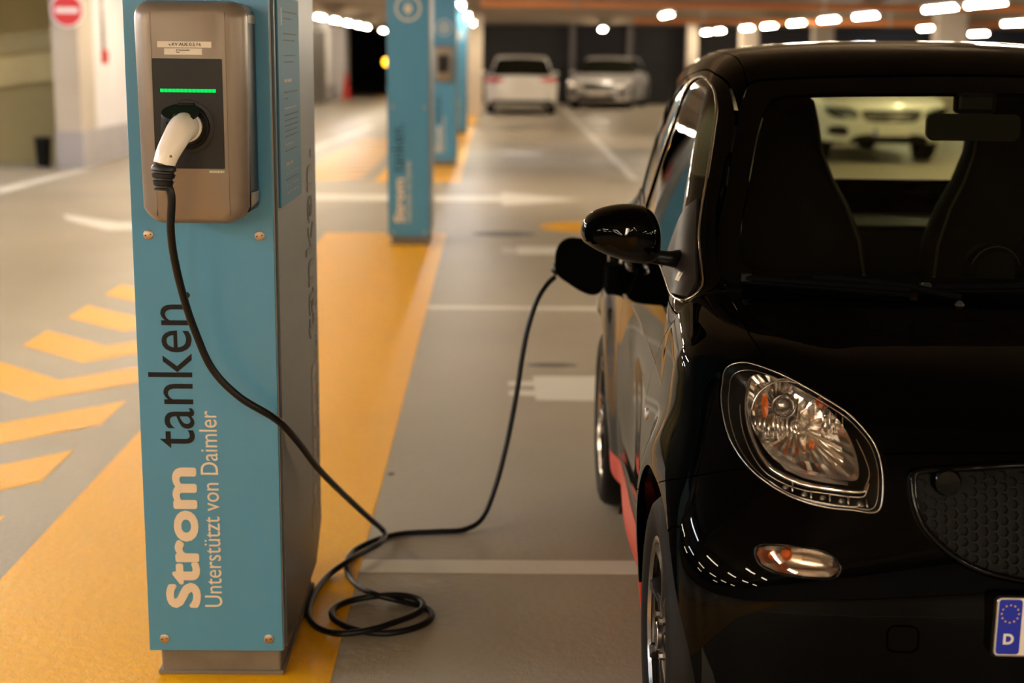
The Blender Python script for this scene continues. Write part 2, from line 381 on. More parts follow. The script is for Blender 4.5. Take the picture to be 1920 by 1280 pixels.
rows = [
    (-7.2, [-8, -5.25, -2.5, .25, 3.0, 5.75, 8.5, 11.25, 14, 16.75], 'lit ceiling tube in the far left bay before the ramp', 'tubes in the left bay', (16.75, 14, 11.25, 3.0)),
    (-1.75, [-4.9, -2.1], 'lit ceiling tube near the nearest blue pillar, towards the camera', 'tubes near the first pillar', ()),
    (-10.9, [-6, -.5, 5, 10.5, 16.0, 20.6], 'added unseen ceiling tube over the leftmost bay', 'added tubes in the outer left bay', ()),  # unseen row added for light; the last tube brightens the ramp wall
    (-3.52, [-8, -5.25, -2.5, .25, 3.0, 5.75, 8.5, 11.25, 14, 16.75, 19.5, 22.5, 26.6, 29.6, 32.4, 35.2, 37.8, 40.2, 46.3], 'lit ceiling tube in the row left of the blue pillars', 'tubes left of the pillars', (35.2, 3.0)),
    (-.48, [-6.5, -3.8, -1, 16, 21.5, 27.5, 34, 42.4], 'lit ceiling tube over the row of blue pillars', 'tubes over the pillars', (21.5,)),
    (3.02, [-8.2, -5.4, -2.6, 8.2, 14.4, 25.4, 40.1], 'lit ceiling tube over the parked pale cars', 'tubes over the pale cars', ()),
    (6.32, [-8, -5.2, -2.4, .4, 3.2, 8.6, 14, 18.7, 20.6, 24.7, 27.4, 30.3, 33.3, 36.2, 40.6, 43.0], 'lit ceiling tube in the row above the left half of the black car roof', 'tubes right of the car', (24.7,)),
    (10.2, [-4, 2, 8, 14, 20.5, 28.3, 34], 'lit ceiling tube in the row near the right frame edge', 'tubes far right', ()),
    (13.6, [6, 18, 30, 40.6, 43.0], 'lit small distant ceiling tube low above the black car roof', 'tubes in the far right bay', (43.0,)),
]
ORD = ['first', 'second', 'third', 'fourth', 'fifth', 'sixth', 'seventh', 'eighth', 'ninth', 'tenth', 'eleventh', 'twelfth', 'thirteenth', 'fourteenth', 'fifteenth', 'sixteenth', 'seventeenth', 'eighteenth', 'nineteenth', 'twentieth']
seen = []
for x, ys, lab, grp, cool in rows:
    for y in ys:
        v = Vector((x, y, 2.19-CAM_H)); d = v.dot(fw); px, py = (960+FPX*v.dot(rt)/d, 640-FPX*v.dot(up)/d) if d > 1 else (-1, -1)
        vis = 590 < px < 1930 and -8 < py < 80 and d > 15
        seen.append((px if vis else None, x, y, lab, grp, y in cool))
for lo_, hi_, txt in ((590, 730, '%s ceiling tube from the left between the two nearest blue pillars'), (730, 930, '%s ceiling tube from the left right of the second blue pillar'),
                      (930, 1940, '%s ceiling tube from the left above the pale cars and black car')):
    grp_ = sorted([q for q in seen if q[0] is not None and lo_ <= q[0] < hi_])
    for i, q in enumerate(grp_): light(q[1], q[2], txt % (('bluish lit ' if q[5] else 'warm lit ')+ORD[i]), q[4], q[5])
for q in seen:
    if q[0] is None: light(q[1], q[2], q[3], q[4], q[5])

# ---------- small things on the left wall ----------
s = empty('no_entry_sign', (-5.37, 18.44, 1.985), 'round red and white no-entry sign on the beige wall corner', 'sign')
MB().lathe([(0, .0), (.205, .0), (.213, .006), (.213, .02), (0, .02)], (0, 0, 0), 'y', 40).build('sign_plate', M['sign_white'], s, smooth=True, angle=40)
MB().lathe([(0, -.004), (.19, -.004), (.19, .0), (0, .0)], (0, 0, 0), 'y', 40).build('red_disc', M['sign_red'], s)
MB().box(-.145, .145, -.008, -.004, -.032, .032).build('white_bar', M['sign_white'], s)
MB().box(-.02, .02, .02, .06, -.1, .1).build('bracket', M['galv'], s)
f = empty('alarm_box', (-5.28, 19.75, 1.41), 'small red alarm box at the end of a grey conduit on the white wall', 'alarm')
MB().box(-.02, .05, -.05, .05, -.09, .09, .01).build('box', M['red_plain'], f)
MB().tube([(.0, 0, .09), (.0, 0, CEIL-1.41)], .022, 8).build('conduit', M['galv'], f, smooth=True)
b = empty('waste_bin', (-5.86, 18.75, 0), 'small black bin on the floor left of the wall corner', 'bin')
MB().lathe([(0, 0), (.085, 0), (.105, .36), (.112, .37), (.098, .37), (.08, .02), (0, .02)], (0, 0, 0), 'z', 24).build('bin_body', M['matte_black'], b, smooth=True, angle=40)
MB().lathe([(.112, .35), (.12, .352), (.12, .38), (.0, .40)], (0, 0, 0), 'z', 24).build('bin_lid', M['black_plastic'], b, smooth=True, angle=40)
c = empty('traffic_cone', (-4.85, 47.8, 0), 'red traffic cone by the cream pier near the black opening', 'cone')
MB().box(-.19, .19, -.19, .19, 0, .04, .01).build('cone_base', M['red_plain'], c)
MB().lathe([(.14, .04), (.035, .85), (.0, .86)], (0, 0, 0), 'z', 20).build('cone_body', M['red_plain'], c, smooth=True, angle=50)
l = empty('amber_light', (-3.95, 54, 1.17), 'small glowing amber lamp in the dark opening behind the first blue pillars', 'lamp')
MB().box(-.2, .2, 0, .08, -.14, .14, .02).build('lamp_case', M['black_plastic'], l); MB().lathe([(0, -.03), (.12, -.01), (.15, 0)], (0, 0, 0), 'y', 20).build('lamp_glass', M['amber_lamp'], l)
MB().tube([(0, .05, -1.17), (0, .05, -.12)], .03, 8).build('pole', M['galv'], l)
# ---------- blue charging pillars ----------
def pillar(y, label, detail, boxed):
    """origin at the foot of the front face, centre of the width"""
    X0 = -.66; r = empty('charging_pillar', (X0, y, 0), label, 'pillar', 'blue charging pillars')
    H_ = CEIL
    MB().box(-.142, .150, .012, .60, 0, H_, .006).build('column', M['concrete'], r)
    MB().box(-.150, .158, .006, .606, 0, .012, .004).build('base_joint', M['concrete'], r)
    MB().box(-.163, .160, -.014, -.003, .073, 2.36, .0015).build('front_panel', M['blue'], r)
    MB().box(-.1645, .1615, -.003, .001, .0715, 2.36).build('panel_edge', M['blue_edge'], r)
    MB().box(-.155, .150, .001, .012, .12, 2.34).build('mounting_frame', M['matte_black'], r)
    MB().prism([(.012, .075), (.60, .075), (.72, .16), (.72, 2.36), (.012, 2.36)], lambda a, b: (.157, a, b), lambda a, b: (.167, a, b)).build('side_panel', M['side_panel'], r)
    MB().prism([(.012, .075), (.60, .075), (.72, .16), (.72, 2.36), (.012, 2.36)], lambda a, b: (-.167, a, b), lambda a, b: (-.157, a, b)).build('side_panel', M['side_panel'], r)
    for sx, z in ((-.126, .104), (.126, .104), (-.126, 1.087), (.128, 1.087), (-.126, 2.3), (.126, 2.3)):
        o = MB().lathe([(0, -.0175), (.009, -.0175), (.0115, -.016), (.0115, -.013)], (sx, 0, z), 'y', 20).build('screw', M['screw'], r, smooth=True, angle=35)
        if detail:
            q = MB()
            for d in (-1, 1): q.lathe([(0, -.0182), (.0017, -.0182), (.0017, -.017)], (sx+d*.0058, 0, z+d*.0012), 'y', 8)
            q.build('pin_hole', M['matte_black'], o)
    def side(name, txt, size, xb, z, m, thick=0, xs=1.0, rz='front'):
        if rz == 'front': mx = frame((xb, -.0143, z), (0, 0, 1), (-1, 0, 0))
        else: mx = frame((.1673, xb, z), (0, 0, 1), (0, -1, 0))
        o = lettering(name, txt, size, m, r, mx, 0, xs=xs)
        if thick:                                            # embolden: the same glyphs repeated around a small circle
            me = o.data; vs = [v.co.copy() for v in me.vertices]; fs = [tuple(p.vertices) for p in me.polygons]; V, Fs = [], []
            for k in range(13):
                a = 2*PI*k/12; d = Vector((0, 0, 0)) if k == 12 else Vector((0, math.cos(a)*thick, math.sin(a)*thick)) if rz != 'front' else Vector((math.cos(a)*thick, 0, math.sin(a)*thick))
                d = d+(Vector((0, -.00007*k, 0)) if rz == 'front' else Vector((.00007*k, 0, 0))); b = len(V); V += [v+d for v in vs]; Fs += [tuple(b+i for i in f) for f in fs]
            bpy.data.objects.remove(o); o = mesh_obj(name, V, Fs, m, r)
        return o
    side('bold_word', 'Strom', .106, -.040, .182, M['cream'], .0046, 1.34)
    side('thin_word', 'tanken.', .150, -.037, .583, M['ink'], 0, .86)
    side('small_line', 'Unterstützt von Daimler', .060, .016, .183, M['cream'], 0, .815)
    if detail:
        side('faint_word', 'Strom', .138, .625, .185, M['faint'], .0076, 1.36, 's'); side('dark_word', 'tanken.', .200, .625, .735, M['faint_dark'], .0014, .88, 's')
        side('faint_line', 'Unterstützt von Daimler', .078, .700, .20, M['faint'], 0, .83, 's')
    # round plug emblem near the top
    ring = MB().lathe([(.085, -.0148), (.10, -.0148), (.10, -.0138), (.085, -.0138)], (.0, 0, 1.84), 'y', 36, closed_prof=True)
    ring.prism(rrect(-.03, .03, 1.81, 1.86, .012), lambda a, b: (a, -.0148, b), lambda a, b: (a, -.0138, b))
    ring.box(-.019, -.009, -.0148, -.0138, 1.86, 1.885).box(.009, .019, -.0148, -.0138, 1.86, 1.885).box(-.005, .005, -.0148, -.0138, 1.78, 1.81)
    ring.build('plug_emblem', M['cream'], r)
    return r
pillar(3.262, 'nearest blue charging pillar, carrying the bronze wall box with the plugged-in cable', True, True)
pillar(11.27, 'second blue pillar, without a box, standing alone in mid-distance on the yellow strip', False, False)
pillar(19.45, 'third blue pillar, carrying a small blurred grey charging box', False, True)
pillar(27.35, 'farthest blue pillar, mostly hidden behind the third', False, False)

# notice plate on the right side of the nearest pillar
n = MB(); n.box(-.4927, -.4880, 3.300, 3.655, 1.145, 1.625, .001)
nb = n.build('notice_plate', M['info']); tag(nb, 'blue notice plate with small text on the right side of the nearest pillar', 'notice')
# the print is too fine to read: rows of short word-long strokes
random.seed(11)
rowsN = [(1.590, .16, 0), (1.575, .10, 0), (1.540, .15, 0), (1.525, .12, 0), (1.490, .14, 0), (1.475, .11, 0), (1.430, .07, 2), (1.405, .15, 0), (1.390, .04, 0), (1.368, .12, 1)] + \
        [(1.352-.0125*i, .15, 0) for i in range(5)]+[(1.283, .09, 1), (1.268, .14, 0), (1.235, .07, 2), (1.214, .14, 1), (1.200, .13, 0), (1.186, .12, 1), (1.168, .13, 1)]
for z, ln, kind_ in rowsN:
    q = MB(); y = 3.385; hgt = .0070 if kind_ == 2 else .0032
    while y < 3.385+ln*1.45:
        wd = random.uniform(.010, .030); q.box(-.4879, -.4876, y, y+wd, z, z+hgt); y += wd+.006
    q.build('print_line', M['fine_ink'] if kind_ == 0 else M['faint'], nb)
n2 = MB(); n2.box(-.4882, -.4874, 3.35, 3.357, 1.56, 1.60).build('info_mark', M['cream'], nb)

# ---------- charging wall box ----------
def wallbox(loc, label, detail):
    """local origin: middle of the bottom edge at the panel surface; -y faces the viewer"""
    r = empty('charging_box', loc, label, 'charging box')
    W_, Z0, Z1 = .1205, .0, .475
    # dark rear housing
    MB().box(-.114, .1175, -.125, 0, .022, .458, .010).build('rear_housing', M['black_plastic'], r, smooth=True, angle=40)
    # front cover: a shell whose outline tapers at the foot; rounded shoulders left and right
    layers = [(-.108, .003), (-.112, .0), (-.124, .0), (-.136, .003), (-.146, .0085), (-.154, .0165), (-.160, .027), (-.1625, .040)]
    vs, fs = [], []
    for y, ins in layers:                                    # rounded outline, wider radius at the foot, shrinking towards the face
        q = rrect(-W_+ins, W_-ins, Z0+ins*.35, Z1-ins*.6, max(.036-ins*.3, .01), 7)
        N = len(q)
        for a, b in q:
            if b < .055: a *= 1-.16*((.055-b)/.055)**1.3
            vs.append((a, y, b))
    for i in range(len(layers)-1):
        for k in range(N): fs.append((i*N+k, i*N+(k+1) % N, (i+1)*N+(k+1) % N, (i+1)*N+k))
    fs.append(tuple((len(layers)-1)*N+k for k in range(N))); fs.append(tuple(range(N-1, -1, -1)))
    cover = mesh_obj('front_cover', vs, fs, M['bronze'], r, True, 50)
    bm = bmesh.new(); bm.from_mesh(cover.data); bmesh.ops.recalc_face_normals(bm, faces=bm.faces); bm.to_mesh(cover.data); bm.free(); cover.data.set_sharp_from_angle(angle=math.radians(50))
    # foot and head caps wrapping back to the panel
    f_ = MB(); f_.prism([(-.116, .052), (-.100, .022), (-.07, .003), (.07, .003), (.100, .010), (.1225, .040), (.1225, .066), (-.1165, .066)], lambda a, b: (a, -.112, b), lambda a, b: (a*.97, -.012, b*.9+.004))
    f_.build('foot_cap', M['bronze'], r)
    h_ = MB(); h_.prism([(-.1205, .43), (.1205, .43), (.1205, .447), (.108, .468), (.085, .475), (-.085, .475), (-.108, .468), (-.1205, .447)], lambda a, b: (a, -.112, b), lambda a, b: (a*.98, -.004, b))
    h_.build('head_cap', M['bronze'], r)
    yf = -.1625
    MB().box(-.0775, -.0771, yf-.0004, yf+.002, .02, .45).box(.0795, .0799, yf-.0004, yf+.002, .02, .45).build('cover_seam', M['black_plastic'], r)
    MB().prism(rrect(-.0765, .0715, .122, .354, .0025), lambda a, b: (a, yf-.0022, b), lambda a, b: (a, yf+.002, b)).build('faceplate', M['plate_black'], r)
    yp = yf-.0022
    led = MB()
    for k in range(14): led.box(-.0610+k*.0085, -.0610+k*.0085+.0074, yp-.0006, yp+.001, .2835, .2905, .0003)
    led.build('led_bar', M['led'] if detail else M['plate_black'], r)
    sc_ = (-.0055, 0, .211)
    MB().lathe([(.0, yp-.0002), (.046, yp-.0002), (.0475, yp-.003), (.049, yp-.0032), (.057, yp-.0012), (.058, yp+.001)], sc_, 'y', 48).build('socket_ring', M['black_plastic'], r, smooth=True, angle=35)
    MB().lathe([(.047, yp-.003), (.047, yp-.010), (.043, yp-.012), (.040, yp-.010), (.038, yp+.0), (0, yp+.0)], sc_, 'y', 40).build('socket_collar', M['matte_black'], r, smooth=True, angle=35)
    # raised socket lid, hinged at the top
    lid = MB(); q = [(.038*math.cos(t*PI/10)*1.04, .038*math.sin(t*PI/10)) for t in range(20)]
    ca, sa = math.cos(math.radians(24)), math.sin(math.radians(24))
    for dz in (0,):
        lid.prism(q, lambda a, b: (sc_[0]+a-.006, yp-.006-(b+.040)*ca, .2545-(b+.040)*sa), lambda a, b: (sc_[0]+a-.006, yp-.006-(b+.040)*ca+.003, .2610-(b+.040)*sa))
    lid.box(-.024, .012, yp-.012, yp-.001, .244, .262, .002)
    lid.build('socket_lid', M['matte_black'], r, smooth=True, angle=35)
    if detail:
        o = MB().box(-.064, .050, yf-.0006, yf+.001, .377, .3895).build('name_label', M['sticker'], r)
        lettering('label_text', 'v.KV AUE 0.5 F6', .0090, M['ink'], o, frame((-.006, yf-.0008, .3805), (1, 0, 0), (0, 0, 1)), .0001, .0001, 'CENTER', xs=1.12)
        o = MB().box(-.050, .030, yf-.0006, yf+.001, .362, .3748).build('small_label', M['sticker'], r)
        lettering('label_text', 'E-Tankstelle\n5.6', .0046, M['ink'], o, frame((-.0245, yf-.0008, .3702), (1, 0, 0), (0, 0, 1)), .0001, .0001, xs=1.25)
        g = MB().box(.037, .071, yf-.0006, yf+.001, .1125, .1185).build('green_label', mat('label_green', (.30, .36, .24), .5), r)
        q = MB()
        for k in range(9): q.box(.039+k*.0034, .0408+k*.0034, yf-.0009, yf-.0005, .1130, .1165+.0012*(k % 2))
        q.build('print_line', M['sticker'], g)
        MB().box(.064, .074, yf+.011, yf+.016, .0125, .0175, .001).build('lock_slot', M['red_plain'], r)
        MB().lathe([(0, 0), (.006, 0), (.004, -.008), (0, -.009)], (-.022, -.06, .002), 'z', 12).build('drain_plug', M['black_plastic'], r, smooth=True)
    return r
wallbox((-.6475, 3.248, 1.130), 'bronze-grey charging wall box with green light bar on the nearest pillar', True)
wb2 = wallbox((-.66, 19.436, 1.130), 'small blurred grey charging box on the third blue pillar', False)

# ---------- white plug in the wall box and the long black cable ----------
cbl = empty('charging_cable', (-.30, 3.9, 0), 'long black charging cable with white plug, running from wall box over floor to car', 'cable')
OC = (-.30, 3.9, 0)
hp = catmull([(-.650, 3.080, 1.342), (-.650, 3.045, 1.343), (-.652, 3.010, 1.338), (-.660, 2.985, 1.318), (-.672, 2.972, 1.292), (-.680, 2.966, 1.268)], 5)
k_ = len(hp)
MB().tube(hp, [.030]*6+[.0305-.0085*max(0, (i-6)/(k_-7)) for i in range(6, k_)], 24).build('plug_handle', M['white_plastic'], cbl, smooth=True, angle=60, org=OC)
MB().lathe([(.024, 0), (.031, 0), (.033, .004), (.033, .010), (.029, .014), (.024, .014)], (-.650, 3.048, 1.342), 'y', 28, closed_prof=True).build('plug_collar', M['white_plastic'], cbl, smooth=True, angle=40, org=OC)
lat = MB(); lat.prism([(-.018, 0), (.018, 0), (.014, .045), (-.014, .045)], lambda a, b: (-.655+a, 3.062-b, 1.374-b*.12), lambda a, b: (-.655+a, 3.062-b, 1.367-b*.2))
lat.build('latch', M['black_plastic'], cbl, org=OC)
for a in ((-.651, 2.985, 1.329), (-.634, 3.005, 1.318), (-.662, 2.951, 1.287)):
    MB().lathe([(0, -.003), (.0028, -.002), (.0032, .002)], a, 'y', 10).build('screw_cap', M['chrome_soft'], cbl, smooth=True, org=OC)
g0 = Vector((-.680, 2.966, 1.268)); g1 = Vector((-.683, 2.962, 1.216)); gl = MB()
prof = [(0, .0225), (.10, .0255), (.22, .0255), (.26, .0215), (.33, .0215), (.36, .0245), (.50, .0230), (.53, .0195), (.60, .0195), (.63, .0220), (.80, .0195), (.83, .0170), (.90, .0170), (.92, .0185), (1.0, .0180)]
gl.tube([g0.lerp(g1, t) for t, _ in prof], [q for _, q in prof], 24); gl.build('cable_gland', M['black_plastic'], cbl, smooth=True, angle=30, org=OC)
WAY = [(-.6815, 2.9640, 1.240), (-0.666, 2.962, 1.206), (-0.675, 2.985, 1.132), (-0.679, 3.03, 1.058), (-0.673, 3.08, 0.968), (-0.66, 3.12, 0.889), (-0.63, 3.15, 0.795), (-0.573, 3.17, 0.725), (-0.497, 3.22, 0.659), (-0.468, 3.36, 0.566), (-0.444, 3.58, 0.43), (-0.405, 3.86, 0.268), (-0.359, 4.1, 0.123), (-0.337, 4.25, 0.04), (-0.326, 4.224, 0.028), (-0.337, 4.155, 0.028), (-0.368, 4.097, 0.028), (-0.414, 3.998, 0.03), (-0.463, 3.935, 0.012), (-0.488, 3.825, 0.009), (-0.494, 3.709, 0.009), (-0.484, 3.61, 0.009), (-0.446, 3.535, 0.009), (-0.383, 3.476, 0.022), (-0.315, 3.489, 0.026), (-0.25, 3.543, 0.026), (-0.197, 3.607, 0.024), (-0.18, 3.659, 0.026), (-0.199, 3.704, 0.028), (-0.255, 3.736, 0.026), (-0.338, 3.749, 0.014), (-0.401, 3.718, 0.009), (-0.428, 3.656, 0.009), (-0.406, 3.585, 0.009), (-0.347, 3.529, 0.009), (-0.275, 3.508, 0.009), (-0.207, 3.537, 0.009), (-0.163, 3.592, 0.009), (-0.158, 3.651, 0.009), (-0.187, 3.697, 0.009), (-0.255, 3.736, 0.01), (-0.323, 3.753, 0.022), (-0.379, 3.842, 0.014), (-0.412, 3.941, 0.01), (-0.425, 4.025, 0.012), (-0.416, 4.128, 0.01), (-0.377, 4.208, 0.009), (-0.326, 4.269, 0.009), (-0.264, 4.305, 0.009), (-0.167, 4.322, 0.009), (-0.079, 4.342, 0.01), (-0.023, 4.38, 0.037), (0.016, 4.42, 0.123), (0.044, 4.45, 0.222), (0.066, 4.48, 0.322), (0.086, 4.5, 0.433), (0.101, 4.52, 0.535), (0.119, 4.54, 0.628), (0.147, 4.56, 0.713), (0.178, 4.58, 0.763), (0.206, 4.6, 0.788)]
pts = catmull(WAY, 6)
MB().tube(pts, .0086, 14).build('cable', M['cable'], cbl, smooth=True, org=OC)
# ---------- the black city car: its outer surface as one smooth function ----------
def spl(xs, ys):
    """natural cubic spline through (xs, ys), held flat in slope-extrapolated ends"""
    xs = np.array(xs, float); ys = np.array(ys, float); n = len(xs); h = np.diff(xs)
    A = np.eye(n); r = np.zeros(n)
    for i in range(1, n-1):
        A[i, i-1:i+2] = h[i-1], 2*(h[i-1]+h[i]), h[i]
        r[i] = 6*((ys[i+1]-ys[i])/h[i]-(ys[i]-ys[i-1])/h[i-1])
    m = np.linalg.solve(A, r)
    tx = np.linspace(xs[0], xs[-1], 400)
    k = np.clip(np.searchsorted(xs, tx)-1, 0, n-2); a = xs[k+1]-tx; b = tx-xs[k]; H = h[k]
    ty = (m[k]*a**3+m[k+1]*b**3)/(6*H)+(ys[k]/H-m[k]*H/6)*a+(ys[k+1]/H-m[k+1]*H/6)*b
    s0 = (ty[1]-ty[0])/(tx[1]-tx[0]); s1 = (ty[-1]-ty[-2])/(tx[-1]-tx[-2])
    def f(x):
        x = np.asarray(x, float); v = np.interp(x, tx, ty)
        return v+np.where(x < tx[0], (x-tx[0])*s0, 0)+np.where(x > tx[-1], (x-tx[-1])*s1, 0)
    return f
def smax(a, b, k):
    h = np.clip(.5+.5*(a-b)/k, 0, 1); return b+(a-b)*h+k*h*(1-h)
def smin(a, b, k): return -smax(-a, -b, k)
def bump(t): return np.clip(1-t*t, 0, 1)**3

WF, WR, WZ, WRAD = .415, 2.265, .298, .298           # axles (from the nose), wheel centre height, radius
c_side = spl([.10, .2, .35, .5, .62, .75, .86, .95, 1.02, 1.1], [.77, .792, .808, .816, .811, .797, .779, .755, .725, .68])
c_nose = spl([0, .2, .4, .55, .66, .74, .79, .83], [.0, .012, .04, .088, .155, .245, .345, .52])
c_nlow = spl([0, .3, .5, .62, .70, .76, .80, .82, .84], [.0, .007, .020, .035, .052, .080, .117, .160, .26])
c_lean = spl([.1, .2, .32, .40, .45, .50, .55, .60, .66, .72, .8, .88, .96], [.050, .028, .007, .001, .0, .002, .008, .0165, .030, .047, .077, .125, .195])
c_hood = spl([-.2, .0, .06, .12, .18, .25, .4, .6, .8, 1.0, 1.6], [.60, .745, .802, .857, .895, .922, .953, .982, 1.002, 1.012, 1.03])
c_belt = spl([.6, 1.0, 1.6, 2.2, 2.5, 2.7], [1.0, 1.012, 1.03, 1.06, 1.07, 1.06])
c_tail = spl([.1, .3, .5, .8, 1.0, 1.1], [2.56, 2.64, 2.675, 2.665, 2.64, 2.6])
c_plan = spl([0, .4, .8, 1.3, 1.8, 2.3, 2.7], [.995, 1.012, 1.0, .985, .992, 1.02, 1.0])
c_green = spl([.9, 1.0, 1.1, 1.2, 1.3, 1.4, 1.48, 1.56], [.765, .748, .727, .703, .675, .642, .607, .55])
c_roof = spl([.9, 1.15, 1.35, 1.6, 1.9, 2.2, 2.45, 2.7], [1.405, 1.488, 1.527, 1.546, 1.546, 1.524, 1.482, 1.41])

def F_car(P):
    x = np.abs(P[..., 0]); y = P[..., 1]; z = P[..., 2]
    w = c_side(z)*c_plan(y)
    rf = np.hypot(y-WF, z-WZ-.02); rr = np.hypot(y-WR, z-WZ-.02)
    w = w+.023*bump((rf-.36)/.13)+.018*bump((rr-.36)/.15)
    # concave door skin between the sills and the shoulder line
    w = w-.014*bump((z-.56)/.22)*bump((y-1.42)/.50)+.030*bump((z-.225)/.10)*bump((y-1.34)/.70)
    side = x-w
    t = (1-np.cos(PI*np.clip((z-.48)/.40, 0, 1)**1.3))/2
    nose = (c_nose(x)*t+c_nlow(x)*(1-t)+c_lean(z))-y
    tail = y-(c_tail(z)-.13*np.clip(x/.8, 0, 2)**5)
    top = z-(np.where(y < 1.1, c_hood(y), c_belt(y))-.028*(x/.7)**3+.012*bump((x-.6)/.16)*bump((y-.42)/.42))
    low = smax(smax(side, nose*.9, (.035+.050*t)), tail, .16)
    low = smax(low, top*.96, .075)
    low = smax(low, (.17-z), .05)
    g = x-c_green(z)*(1-.05*np.clip((y-1.6)/.8, 0, 2)**2)
    ws = (.665+(z-1.0)*1.06+.12*(x/.62)**2.4)-y                # windscreen, swept back to the sides
    rg = y-(2.62-(z-1.05)*.52-.10*(x/.62)**2)
    rf_ = z-(c_roof(y)-.046*(x/.62)**2.8)
    gr = smax(g*.95, ws*.68, .07)
    gr = smax(gr, rg*.88, .12)
    gr = smax(gr, rf_, .07)
    gr = np.maximum(gr, .8-z)
    return smin(low, gr, .025)
def grad(F, P, e=5e-4):
    G = np.empty(P.shape)
    for i in range(3):
        d = np.zeros(3); d[i] = e
        G[..., i] = (F(P+d)-F(P-d))/(2*e)
    return G
# ---------- turning a smooth surface function into panels ----------
def poly_sd(pts, closed=True, n=6, smooth=True):
    """signed distance (negative inside) to a closed smooth outline in 2-D"""
    Q = np.array([(p.x, p.y) for p in catmull([(a, b, 0) for a, b in pts], n, True)]) if smooth else np.array(pts, float)
    A = Q; B = np.roll(Q, -1, 0); D = B-A; L2 = (D**2).sum(1)+1e-12
    lo, hi = Q.min(0)-.06, Q.max(0)+.06
    def f(u, v):
        u = np.asarray(u); v = np.asarray(v)
        out = np.full(u.shape, .06)
        m = (u > lo[0]) & (u < hi[0]) & (v > lo[1]) & (v < hi[1])
        p = np.stack([u[m], v[m]], -1)
        if len(p):
            res = np.empty(len(p))
            for s in range(0, len(p), 20000):
                q = p[s:s+20000, None, :]; t = np.clip(((q-A)*D).sum(-1)/L2, 0, 1)
                d = np.sqrt((((q-A)-t[..., None]*D)**2).sum(-1)).min(1)
                y0 = A[:, 1]; y1 = B[:, 1]; qx, qy = q[..., 0], q[..., 1]
                cr = ((y0 > qy) != (y1 > qy)) & (qx < (B[:, 0]-A[:, 0])*(qy-y0)/(y1-y0+1e-15)+A[:, 0])
                res[s:s+20000] = np.where(cr.sum(1) % 2 == 1, -d, d)
            out[m] = res
        return out
    return f
def shell_grid(F, C, N, reach=2.4):
    """sample a star-shaped surface on a cube-sphere around C"""
    a = np.tan(np.linspace(-PI/4, PI/4, N+1)); U, V_ = np.meshgrid(a, a, indexing='ij'); one = np.ones_like(U)
    dirs = [np.stack(q, -1) for q in ((one, U, V_), (-one, V_, U), (V_, one, U), (U, -one, V_), (U, V_, one), (V_, U, -one))]
    vs, qs, off = [], [], 0
    for d in dirs:
        d = (d/np.linalg.norm(d, axis=-1, keepdims=True)).reshape(-1, 3)
        t_hi = np.full(len(d), reach); ts = np.linspace(reach, .15, 90); found = np.zeros(len(d), bool); lo = np.full(len(d), .05)
        prev = t_hi.copy()
        for t in ts:
            v = F(C+d*t); new = (~found) & (v < 0); lo[new] = t; t_hi[new] = prev[new]; found |= new; prev = np.where(found, prev, t)
        for _ in range(22):
            m = (lo+t_hi)/2; v = F(C+d*m[:, None]); ins = v < 0; lo = np.where(ins, m, lo); t_hi = np.where(ins, t_hi, m)
        P = C+d*((lo+t_hi)/2)[:, None]; vs.append(P)
        I = np.arange((N+1)**2).reshape(N+1, N+1)+off; off += (N+1)**2
        qs.append(np.stack([I[:-1, :-1], I[1:, :-1], I[1:, 1:], I[:-1, 1:]], -1).reshape(-1, 4))
    Vv = np.concatenate(vs); Q = np.concatenate(qs)
    key = np.round(Vv*20000).astype(np.int64); _, first, inv = np.unique(key, axis=0, return_index=True, return_inverse=True); inv = inv.reshape(-1)
    Vv = Vv[first]; Q = inv[Q]
    cn = np.cross(Vv[Q[:, 2]]-Vv[Q[:, 0]], Vv[Q[:, 3]]-Vv[Q[:, 1]]); ce = Vv[Q].mean(1)-C
    fl = (cn*ce).sum(1) < 0; Q[fl] = Q[fl][:, ::-1]
    return Vv, Q
def unit(a): return a/np.maximum(np.linalg.norm(a, axis=-1, keepdims=True), 1e-9)
